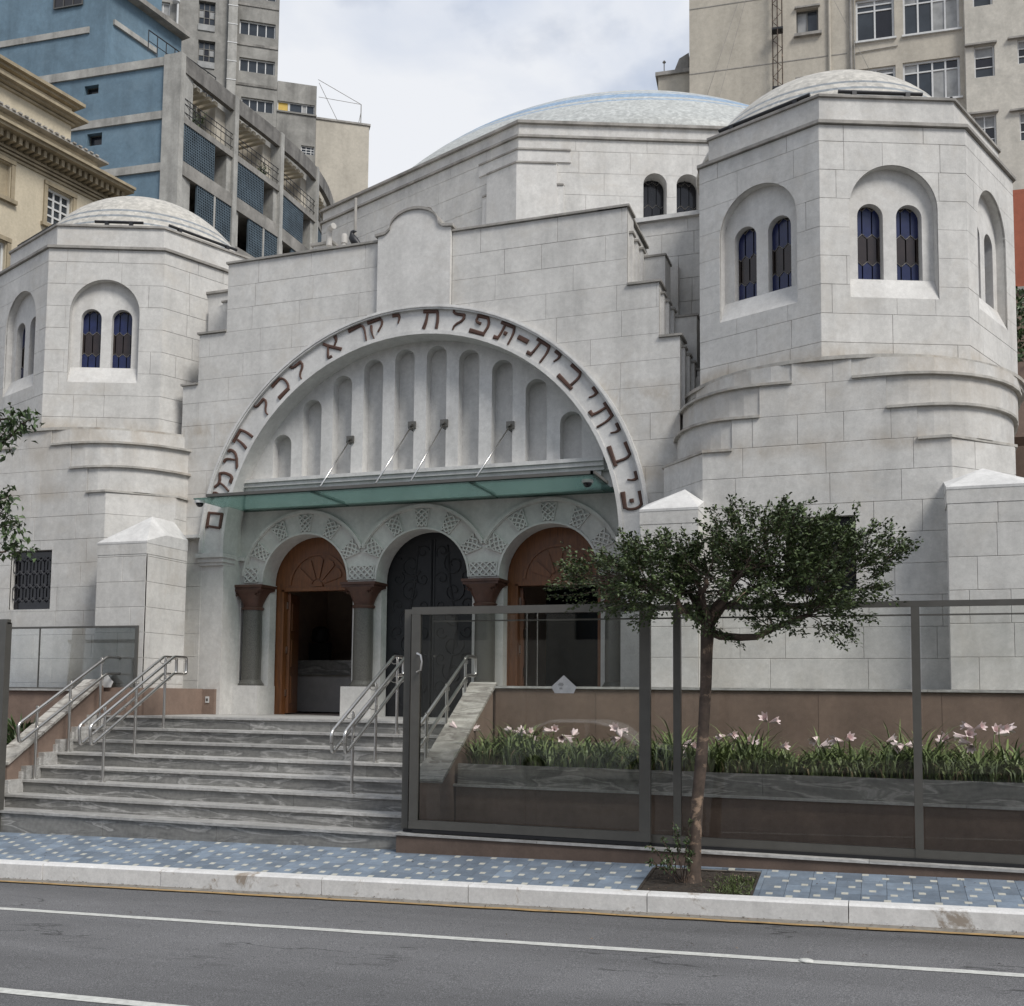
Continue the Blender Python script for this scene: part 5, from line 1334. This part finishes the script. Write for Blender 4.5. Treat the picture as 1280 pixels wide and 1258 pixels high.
for wx_ in (-1.28, 1.30):
    for y0_ in (-5.06, -3.52):
        w = MB()
        V = [(-6.6+wx_+.31*cos(2*PI*k/24), y0_+dy, cz+.31+.31*sin(2*PI*k/24)) for dy in (0, .19) for k in range(24)]
        w.add(V, [(k, (k+1) % 24, (k+1) % 24+24, k+24) for k in range(24)]+[tuple(range(24)), tuple(range(47, 23, -1))]); wh_ = w.build('wheel', BLACKM, car)
        V = [(-6.6+wx_+.19*cos(2*PI*k/16), y0_+dy, cz+.31+.19*sin(2*PI*k/16)) for dy in (-.005, .195) for k in range(16)]
        MB().add(V, [(k, (k+1) % 16, (k+1) % 16+16, k+16) for k in range(16)]+[tuple(range(16)), tuple(range(31, 15, -1))]).build('rim', STEEL, wh_)


# ================================================================= buildings behind
def win(par, fr, u0, u1, z0, z1, cols, rows=(1,), d=-.12, fm=WINW, pm=WING, bar=.05, pms=None):
    """window: frame with mullions, each pane a part of it. cols, rows: relative sizes"""
    m = MB(); b = bar
    m.fbox(fr, u0, u1, z0, z0+b, d, d+.06); m.fbox(fr, u0, u1, z1-b, z1, d, d+.06); m.fbox(fr, u0, u0+b, z0+b, z1-b, d, d+.06); m.fbox(fr, u1-b, u1, z0+b, z1-b, d, d+.06)
    tc, tr_ = sum(cols), sum(rows); us = [u0+b/2]; zs_ = [z0+b/2]
    for c in cols: us.append(us[-1]+(u1-u0-b)*c/tc)
    for c in rows: zs_.append(zs_[-1]+(z1-z0-b)*c/tr_)
    for u in us[1:-1]: m.fbox(fr, u-b*.4, u+b*.4, z0+b, z1-b, d+.002, d+.05)
    for z in zs_[1:-1]: m.fbox(fr, u0+b, u1-b, z-b*.35, z+b*.35, d+.004, d+.045)
    w = m.build('window', fm, par); k = 0
    for i in range(len(cols)):
        for j in range(len(rows)):
            mt = pms[k % len(pms)] if pms else pm; k += 1
            MB().fbox(fr, us[i], us[i+1], zs_[j], zs_[j+1], d-.01, d+.015).build('pane', mt, w)
    return w
def wall_with(par, name, fr, O, ws, mat, th=.3):
    w = MB().plate(O, [rect(*x) for x in ws], fr, -th, 0)
    o = w.build(name, mat, par)
    us = [p[0] for p in O]; zs_ = [p[1] for p in O]
    return o
# ---- cream classical building at the left
cr = thing('cream_building', 'cream classical building with dentilled cornice at the left edge', 'building', (-22.5, 24, 0))
fc = Fr(-21.91, 28, 81)
ws = [(-3.66, -2.80, 15.15, 16.22), (-6.4, -4.92, 15.35, 16.30), (-6.3, -4.95, 12.5, 14.05), (-3.66, -2.80, 12.3, 13.9)]
wl = wall_with(cr, 'wall', fc, rect(-14, -.72, 0, 16.7), ws, CREAM)
MB().fbox(fc, -14, -.73, 0, 17.1, -9, -.31).build('core', CREAM, cr)
win(cr, fc, *ws[0][:4], (1, 1, 1), (1, 1, 1, 1), -.16, WINW, WING, .075)
MB().fbox(fc, -6.4, -4.92, 15.35, 16.30, -.15, -.10).build('blind_panel', CREAMD, cr)
win(cr, fc, *ws[2][:4], (1, 1), (1, 1), -.16, WINW, CURT, .07)
win(cr, fc, *ws[3][:4], (1, 1, 1), (1, 1, 1), -.16, WINW, WING, .07)
for (a, b, c, d_) in ws:
    s = MB(); s.fbox(fc, a-.14, a-.02, c-.05, d_+.12, 0, .05); s.fbox(fc, b+.02, b+.14, c-.05, d_+.12, 0, .05); s.fbox(fc, a-.14, b+.14, d_+.02, d_+.14, .002, .07); s.fbox(fc, a-.2, b+.2, c-.16, c-.05, 0, .12)
    s.build('window_surround', CREAMD, cr)
m = MB()
for z0, z1, d_ in ((16.46, 16.53, .05), (16.56, 16.62, .10), (16.66, 16.72, .12), (16.98, 17.06, .62), (17.06, 17.14, .70)): m.fbox(fc, -14, (-.74+d_) if d_ < .2 else -1.0, z0, z1, -.3, d_)
m.fbox(fc, -14, -.72, 16.72, 16.98, -.3, .05)
co = m.build('cornice', CREAMD, cr)
for i in range(62): MB().fbox(fc, -13.8+.205*i, -13.8+.205*i+.10, 16.78, 16.975, .052, .42).build('dentil', CREAMD, co)
mt = MB().fbox(fc, -14, -1.7, 17.14, 17.82, -2, -.25).build('attic_wall', CREAM, cr)
rf = MB().fbox(fc, -14, -1.5, 17.82, 17.88, -2.2, .02)
for i in range(58): rf.fbox(fc, -14+.21*i, -14+.21*i+.11, 17.88, 17.92, -2.2, .06)
rf.build('roof_tiles', CAPM, cr)
for cx_ in (-9.1, -6.2, -4.9, -3.1):
    v = MB()
    for i in range(7): v.fbox(fc, cx_-.42+.125*i, cx_-.42+.125*i+.07, 17.50, 17.66, -.25, -.235)
    v.build('attic_grille', BARK, mt)
u2 = MB().fbox(fc, -14, -2.2, 17.8, 19.5, -8, -.9).build('upper_storey', CREAM, cr)
m = MB()
for z0, z1, d_ in ((18.95, 19.02, -.82), (19.05, 19.12, -.7), (19.12, 19.20, -.55), (19.52, 19.60, -.75), (19.60, 19.70, -.62)): m.fbox(fc, -14, -2.2+(.9+d_), z0, z1, -8, d_)
m.build('upper_cornice', CREAMD, cr)
# ---- blue building with curved front
bl = thing('blue_building', 'faded blue and concrete apartment building with curved balconies at upper left', 'building', (-31, 42, 0))
fb = Fr(-30.41, 40, 5); hs = (-4.25, -3.49, 29.42, 29.86)
hs2 = (-4.0, -3.2, 26.9, 27.5)
g_ = wall_with(bl, 'gable_wall', fb, rect(-14, 0, 0, 30.58), [hs, hs2], BLUEW, .5)
for h in (hs, hs2): win(bl, fb, *h, (1,), (1,), -.3, DARKM, BLKG, .04)
MB().fbox(fb, -14, 0, 0, 30.6, -10, -.51).build('core', CONC, bl)
for z0, z1 in ((30.24, 30.64), (27.71, 28.08), (25.25, 25.62), (22.8, 23.15)): MB().fbox(fb, -14, -.0, z0, z1, -.1, .10).build('floor_band', CONCB, bl)
MB().fbox(fb, 0, .86, 0, 30.70, -1.0, .14).build('corner_pier', CONCB, bl)
ub = MB().fbox(fb, -14, -3.25, 30.645, 38, -4.6, -.02).build('upper_block', BLUEW, bl)
win(bl, fb, -6.1, -4.5, 33.9, 34.6, (1, 1, 1), (1,), .02, DARKM, BLKG, .05)
MB().fbox(fb, -14, -4.1, 32.45, 32.75, 0, .06).build('floor_band', CONCB, ub)
rf = MB(); fu = Fr(-33.75, 39.75, 81)
rf.fbox(fu, -.05, 5.0, 34.75, 35.0, -6, .5); rf.build('roof_slab', CONC, ub)
ru = MB().fbox(fu, 0, 4.9, 30.9, 34.75, -6, .0).build('side_wall', BLUEW, ub)
MB().fbox(fu, .5, 3.2, 33.05, 33.3, .0, .12).build('floor_band', CONCB, ub)
rl = MB()
for i in range(9): rl.tube([fu(.3+.55*i, 30.9, 2.6), fu(.3+.55*i, 31.9, 2.6)], .025, 5)
rl.tube([fu(.3, 31.9, 2.6), fu(4.7, 31.9, 2.6)], .03, 5); rl.tube([fu(.3, 31.4, 2.6), fu(4.7, 31.4, 2.6)], .02, 5); rl.build('roof_railing', BLACKM, bl)
# curved front, bay by bay
PT = [(-29.56, 40.10), (-29.24, 44.05), (-28.95, 47.89), (-29.0, 51.81), (-30.12, 55.81), (-32.4, 59.5)]
for bi in range(5):
    p, q = PT[bi], PT[bi+1]; L_ = math.hypot(q[0]-p[0], q[1]-p[1]); f = Fr(p[0], p[1], math.degrees(math.atan2(q[1]-p[1], q[0]-p[0])))
    pm = MB(); q0 = PT[max(bi-1, 0)]; q3 = PT[min(bi+2, 5)]; sp_ = []
    for i in range(7):
        t = i/6; sp_.append(tuple(.5*(2*p[c]+(q[c]-q0[c])*t+(2*q0[c]-5*p[c]+4*q[c]-q3[c])*t*t+(3*p[c]-q0[c]-3*q[c]+q3[c])*t**3) for c in (0, 1)))
    nx_, ny_ = f.n; V = []
    for a, b in sp_: V += [(a, b, 29.95), (a, b, 30.72), (a-.25*nx_, b-.25*ny_, 30.72), (a-.25*nx_, b-.25*ny_, 29.95)]
    par = pm.add(V, [(4*i+k, 4*i+4+k, 4*i+4+(k+1) % 4, 4*i+(k+1) % 4) for i in range(6) for k in range(4)]+[(0, 1, 2, 3), (27, 26, 25, 24)]).build('parapet', CONCD, bl)
    MB().fbox(f, -.16, .16, 0, 30.74, -.6, .06).build('pier', CONCB, bl)
    # open loggia with sloping slats
    bw_ = MB().fbox(f, .16, L_-.16, 27.9, 29.9, -2.2, -2.1).build('loggia_wall', BEIGE, bl)
    win(bl, f, L_*.35, L_*.62, 28.0, 29.4, (1, 1), (1,), -2.08, DARKM, BLKG, .05)
    MB().fbox(f, L_-.9, L_-.16, 27.9, 29.95, -2.1, -.55).build('fin_wall', BEIGE, bl)
    for i in range(6): MB().fbox(f, .5+i*(L_-1.4)/6, .5+i*(L_-1.4)/6+.22, 29.72, 29.9, -2.1, -.25).build('pergola_slat', CREAM, bl)
    rl = MB()
    for z in (28.1, 28.5, 28.75): rl.tube([f(.16, z, -.05), f(L_-.16, z, -.05)], .022, 5)
    for i in range(10): rl.tube([f(.3+i*(L_-.6)/9, 27.9, -.05), f(.3+i*(L_-.6)/9, 28.75, -.05)], .012, 4)
    rl.build('railing', BLACKM, bl)
    for lv, (zt_, zb_) in enumerate(((27.86, 27.55), (25.75, 25.1), (23.3, 22.7), (21.0, 20.4))):
        MB().fbox(f, 0, L_, zb_, zt_, -2.2, .02).build('floor_slab', CONC, bl)
        if lv == 3: continue
        zlo = (25.75, 23.3, 21.0)[lv]; zhi = zb_
        sw = lv % 2; hw = .62
        a, b = ((.18, L_*hw) if not sw else (L_*(1-hw), L_-.18))
        if sw: b = L_-.18; a = L_*.34
        sc_ = MB(); nn = int((b-a)/.125); mm_ = int((zhi-zlo)/.125)
        for i in range(nn+1): u = a+(b-a)*i/nn; sc_.fbox(f, u-.02, u+.02, zlo, zhi, -.14, -.02)
        for j in range(mm_+1): z = zlo+(zhi-zlo)*j/mm_; sc_.fbox(f, a, b, z-.02, z+.02, -.135, -.025)
        sc_.fbox(f, a, b, zlo, zhi, -.16, -.13)
        if sw: MB().fbox(f, (a+b)/2-.06, (a+b)/2+.06, zlo, zhi, -.12, .0).build('mullion_pier', CONCB, bl)
        stuff(sc_.build('screen_blocks', LOUV, bl))
        a2, b2 = ((b, L_-.16) if not sw else (.16, a))
        MB().fbox(f, a2, b2, zlo, zhi, -1.6, -1.5).fbox(f, (a2 if sw else b2-.35), (a2+.35 if sw else b2), zlo, zhi, -1.5, -.1).build('recess_wall', CONCB, bl)
        win(bl, f, a2+.1 if not sw else a2+.4, a2+.65 if not sw else a2+.9, zlo+.05, zhi-.2, (1,), (1, 1), -1.48, DARKM, BLKG, .05)
for i, (u, bi) in enumerate(((1.2, 0), (1.9, 0), (2.9, 1))):
    p, q = PT[bi], PT[bi+1]; f = Fr(p[0], p[1], math.degrees(math.atan2(q[1]-p[1], q[0]-p[0]))); c = f(u, 27.9, -.5)
    t = thing('balcony_plant', ('leafy plant on the first top balcony of the blue building', 'smaller plant beside it on the top balcony of the blue building', 'yellow green plant on the second top balcony of the blue building')[i], 'plant', c)
    n = 90; C = np.array([c]*n)+NR.normal(size=(n, 3))*np.array([[.12, .12, .2]])+np.array([[0, 0, .5]]); V, F = leaf_arrays(C, rdir(n, .6), rdir(n, .4), NR.uniform(.12, .3, n), NR.uniform(.03, .06, n)); mesh_np('leaves', V, F, LEAF2, t)
    MB().lathe([(.10, c[2]), (.14, c[2]+.25)], c[0], c[1], 10).build('pot', REDST, t)
# ---- grey tower block
gy = thing('grey_tower_block', 'weathered grey concrete tower block with strip windows behind the blue building', 'building', (-37, 53, 0))
fg = Fr(-33.68, 55, 34)
WG = [(-2.32, -.20, 41.05, 41.95), (-2.28, -.18, 38.75, 39.60), (-2.32, -.2, 43.4, 44.3), (-2.1, -.19, 36.35, 37.15), (-4.72, -3.75, 41.3, 42.75), (-4.68, -3.70, 39.0, 40.3), (-4.7, -3.72, 36.7, 38.0), (-7.9, -6.35, 41.5, 42.3), (-4.72, -3.75, 43.4, 44.9)]
wall_with(gy, 'wall', fg, rect(-16, 0, 0, 50), WG, GREYT, .4)
MB().fbox(fg, -16, -.01, 0, 50, -9, -.41).build('core', GREYT, gy)
for w_ in WG[:4]: win(gy, fg, *w_, (1, 1, 1, 1), (1,), -.2, WINW, WING, .07)
for w_ in WG[4:7]+[WG[8]]:
    win(gy, fg, *w_, (1, 1, 1), (1, 1, 1), -.22, DARKM, WING, .05, [WING, CURT, WING, BLKG, BLKG, WING, WING, CURT, WING]); MB().fbox(fg, w_[0], w_[1], w_[2]-.42, w_[2]-.05, -.02, .06).build('spandrel', CURT, gy)
win(gy, fg, *WG[7], (1, 1, 1, 1), (1,), -.2, WINW, CURT, .07)
for z in (37.4, 39.9, 42.4, 44.9): MB().fbox(fg, -3.0, -.01, z-2.05, z-1.9, 0, .05).build('floor_band', CONC, gy)
ds = MB().fbox(fg, -2.98, -2.45, 30, 50, 0, .35)
ds = ds.build('duct', CONCB, gy)
for z in np.arange(31, 50, 1.15): MB().fbox(fg, -3.0, -2.43, z, z+.05, .3, .37).build('duct_joint', WINW, ds)
MB().tube([fg(-5.9, 40, .3), fg(-5.9, 42.2, .3)], .06, 8).lathe([(.05, 42.1), (.22, 42.2), (.22, 42.45), (.05, 42.6)], *fg(-6.0, 0, .3)[:2], 12).build('vent_pipe', WINW, gy)
bk = thing('stained_block', 'lower stained concrete block with ribbon windows beside the grey tower', 'building', (-33, 56, 0))
WB = [(.04, 2.26, 36.62, 37.22), (1.5, 2.3, 34.08, 34.62)]
wall_with(bk, 'wall', fg, rect(.01, 2.36, 0, 38.45), WB, GREYT, .4)
MB().fbox(fg, .02, 2.34, 0, 38.4, -6, -.41).build('core', GREYT, bk)
win(bk, fg, *WB[0], (1.1, .15, 1.3, .5, .8), (1,), -.15, WINW, WING, .05, [plain('yellow_blind', (.5, .33, .04)), WINW, WING, CURT, WING]); win(bk, fg, *WB[1], (1, 1, .6), (1, 1, 1), -.15, WINW, WING, .05)
MB().fbox(fg, .01, 2.38, 36.5, 36.6, 0, .08).build('ledge', DARKM, bk)
bb = thing('beige_blind_block', 'plain beige windowless wall of a block beside the stained concrete block', 'building', (-31, 57, 0))
MB().fbox(fg, 2.37, 5.6, 0, 36.38, -8, -.02).build('wall', BEIGE, bb); MB().fbox(fg, 2.36, 5.68, 36.383, 36.5, -8, .05).build('coping', CAPM, bb)
an = thing('antenna_wires', 'thin wires and short mast on the roof of the beige windowless block', 'antenna', fg(4.5, 36.5, 0))
m = MB(); m.tube([fg(5.1, 36.5, -.2), fg(5.1, 37.8, -.2)], .03, 5); m.tube([fg(4.95, 36.5, -.2), fg(5.1, 37.3, -.2)], .02, 5); m.build('mast', CONC, an)
m = MB(); m.tube([fg(5.1, 37.8, -.2), fg(2.45, 39.0, -.2)], .018, 4); m.tube([fg(5.1, 37.8, -.2), fg(2.5, 37.9, -.2)], .015, 4); m.tube([fg(3.7, 36.5, -.2), fg(2.5, 38.8, -.2)], .018, 4); m.build('wires', CONC, an)
# ---- right hand building
rb = thing('beige_apartment_building', 'tall beige apartment building with wide white windows behind the right tower', 'building', (-1, 39, 0))
fr_ = Fr(-6.2, 38, 5)
WR = [(3.72, 4.46, 24.99, 25.9), (5.70, 6.96, 24.42, 25.95), (7.24, 9.04, 24.42, 25.95), (7.2, 9.02, 22.0, 23.45), (5.7, 6.97, 21.9, 23.42), (3.72, 4.46, 22.4, 23.3), (7.2, 9.02, 19.4, 20.9), (5.7, 6.97, 26.9, 28.4), (7.2, 9.02, 26.9, 28.4)]
wall_with(rb, 'wall', fr_, rect(0, 9.15, 0, 34), WR, BEIGE, .35)
MB().fbox(fr_, .01, 9.14, 0, 34, -9, -.36).build('core', BEIGE, rb)
for i in (0, 5): win(rb, fr_, *WR[i], (1, 1), (1,), -.2, DARKM, WING, .05, [CURT, WING]); MB().fbox(fr_, WR[i][0]-.08, WR[i][1]+.1, WR[i][2]-.12, WR[i][2]-.02, 0, .14).build('window_sill', CAPM, rb); MB().fbox(fr_, WR[i][0]-.06, WR[i][1]+.06, WR[i][3]+.02, WR[i][3]+.08, 0, .1).build('lintel', CAPM, rb)
for i in (1, 4, 7): win(rb, fr_, *WR[i], (1, 1), (3, .6, .5), -.14, WINW, WING, .07, [WING, WING, CURT, BLKG, WING, CURT])
for i in (2, 3, 6, 8): win(rb, fr_, *WR[i], (1.1, 1.1, 1, 1), (3.2, 1), -.14, WINW, CURT, .07, [WING, CURT, WING, WING, CURT, WING, CURT, BLKG])
for i in range(1, 9):
    if i != 5: MB().fbox(fr_, WR[i][0]-.05, WR[i][1]+.05, WR[i][2]-.07, WR[i][2]-.005, 0, .08).build('window_sill', WINW, rb)
for z in (21.55, 24.05, 26.5): MB().fbox(fr_, .0, 5.4, z, z+.03, 0, .012).build('render_joint', CAPM, rb)
MB().tube([fr_(5.52, 15, .08), fr_(5.52, 34, .08)], .05, 8).tube([fr_(5.63, 15, .06), fr_(5.63, 34, .06)], .025, 6).build('rainwater_pipe', CAPM, rb)
MB().tube([fr_(4.82, 15, .06), fr_(4.82, 34, .06)], .05, 8).build('soil_pipe', BEIGE, rb)
MB().tube([fr_(5.68, 24.02, .03), fr_(7.05, 24.08, .03)], .02, 5).build('conduit', CAPM, rb)
lw = MB().fbox(fr_, -1.2, 0, 0, 24.6, -6, -.8).build('lower_wing', BEIGE, rb); MB().fbox(fr_, -1.3, .0, 24.602, 24.74, -6, -.7).build('coping', CAPM, lw)
P = [(-.62, 24.9), (-.1, 24.9), (-.1, 25.5), (-.45, 25.32)]
MB().prism(P, fr_, -2.5, -1.0).build('stair_roof', CONC, lw)
vm = MB().tube([fr_(-1.0, 24.7, -1), fr_(-1.0, 25.2, -1)], .02, 5).lathe([(.02, 25.2), (.07, 25.25), (.02, 25.32)], *fr_(-1.0, 0, -1)[:2], 8).build('vent', CAPM, lw)
ms = thing('lattice_mast', 'rusty lattice mast fixed against the beige building above the right dome', 'mast', fr_(3.08, 20, .35))
m = MB()
for du, dd_ in ((-.16, .15), (.16, .15), (0, .42)): m.tube([fr_(3.07+du, 17, dd_), fr_(3.07+du, 34, dd_)], .022, 5)
mm = MB()
for i in range(50):
    z = 17+i*.34; s = 1 if i % 2 else -1
    mm.tube([fr_(3.07-s*.16, z, .15), fr_(3.07+s*.16, z+.34, .15)], .012, 4, cap=False); mm.tube([fr_(3.07, z, .42), fr_(3.07+s*.16, z+.34, .15)], .012, 4, cap=False)
m.build('mast_legs', BARK, ms); stuff(mm.build('lattice_bracing', BARK, ms))
for z in (22.9, 25.05): MB().fbox(fr_, 2.88, 3.26, z, z+.07, .1, .44).build('clamp', BLACKM, ms)
gw = MB()
for a, b in ((-.1, 1.15), (.5, 1.9), (2.7, 5.5)): gw.tube([fr_(3.0 if b < 3 else 3.2, 30, .5), fr_(a if b < 3 else 7.5, 21 if b < 3 else 20, .05)], .009, 4, cap=False)
gw.build('guy_wire', CAPM, ms)
# stained right hand wing
rw = thing('peeling_beige_block', 'peeling beige block with small windows at the upper right corner', 'building', (4.5, 39, 0))
f2_ = Fr(*fr_(9.15, 0, .25)[:2], 5)
W2 = [(.27, .88, 24.95, 26.0), (.27, .9, 22.45, 23.55), (1.60, 2.4, 22.75, 23.6), (.2, .9, 19.9, 21.15), (1.6, 2.4, 20.1, 21.1), (1.6, 2.4, 25.2, 26.2)]
wall_with(rw, 'wall', f2_, rect(0, 9, 0, 34), W2, BEIGES, .3); MB().fbox(f2_, .01, 9, 0, 34, -9, -.31).build('core', BEIGES, rw)
for w_ in W2: win(rw, f2_, *w_, (1, 1) if w_[0] > 1 or w_[2] < 22 else (1,), (1, 1, 1), -.14, WINW, WING, .05, [WING, BLKG, CURT]); MB().fbox(f2_, w_[0]-.3, w_[1]+.06, w_[3]+.01, w_[3]+.07, 0, .12).build('lintel', CAPM, rw)
# terracotta building and hedge at the far right
oo = thing('terracotta_building', 'terracotta painted wall seen right of the right hand tower', 'building', (4, 24, 0))
fo_ = Fr(2.2, 24, 4); MB().fbox(fo_, 0, 7, 10.05, 12.1, -6, 0).build('upper_wall', ORNG, oo); MB().fbox(fo_, -.02, 7, 9.98, 10.05, -6, .05).build('string_course', CAPM, oo)
MB().fbox(fo_, .01, 7, -1, 9.98, -6, -.02).build('lower_wall', BROWN, oo)
hd = thing('roof_hedge', 'dark green hedge beside the terracotta wall at right edge', 'hedge', (3.2, 22.5, 8))
n = 2600; C = np.stack([NR.uniform(2.2, 5, n), NR.uniform(21.8, 22.8, n), NR.uniform(7.9, 9.3, n)], 1); V, F = leaf_arrays(C, rdir(n), rdir(n, .5), NR.uniform(.08, .16, n), NR.uniform(.05, .09, n)); mesh_np('foliage', V, F, LEAF2, hd)
MB().box(2.3, 5, 21.9, 22.7, 6.5, 7.9).build('planter_box', BROWN, hd)
# unseen blocks added across the street, to dim glass reflections and the lower front

opp = Fr(30, -18, 180)
def far_block(name_lab, u0, u1, h, mat, seed):
    f = opp; t = thing('added_street_building', name_lab, 'building', f((u0+u1)/2, 0, 0)); rnd = random.Random(seed); ws = []
    z = 3.8
    while z < h-2:
        u = u0+.9
        while u < u1-1.6: ws.append((u, u+1.3, z, z+1.5)); u += 2.4
        z += 3.1
    MB().plate(rect(u0, u1, -1, h), [rect(*w) for w in ws], f, -.3, 0).build('wall', mat, t); MB().fbox(f, u0+.01, u1-.01, -1, h-.1, -8, -.31).build('core', mat, t)
    g = MB()
    for w in ws: g.fbox(f, *w, -.25, -.2)
    stuff(g.build('windows', WING, t))
far_block('cream office block added across the street, unseen behind the viewer', 0, 17, 8.5, BEIGE, 1)
far_block('grey apartment block added across the street, unseen behind the viewer', 17.3, 36, 10.5, CONC, 2)
far_block('pale block added across the street, unseen behind the viewer at far left', 36.3, 60, 7.5, BEIGES, 3)
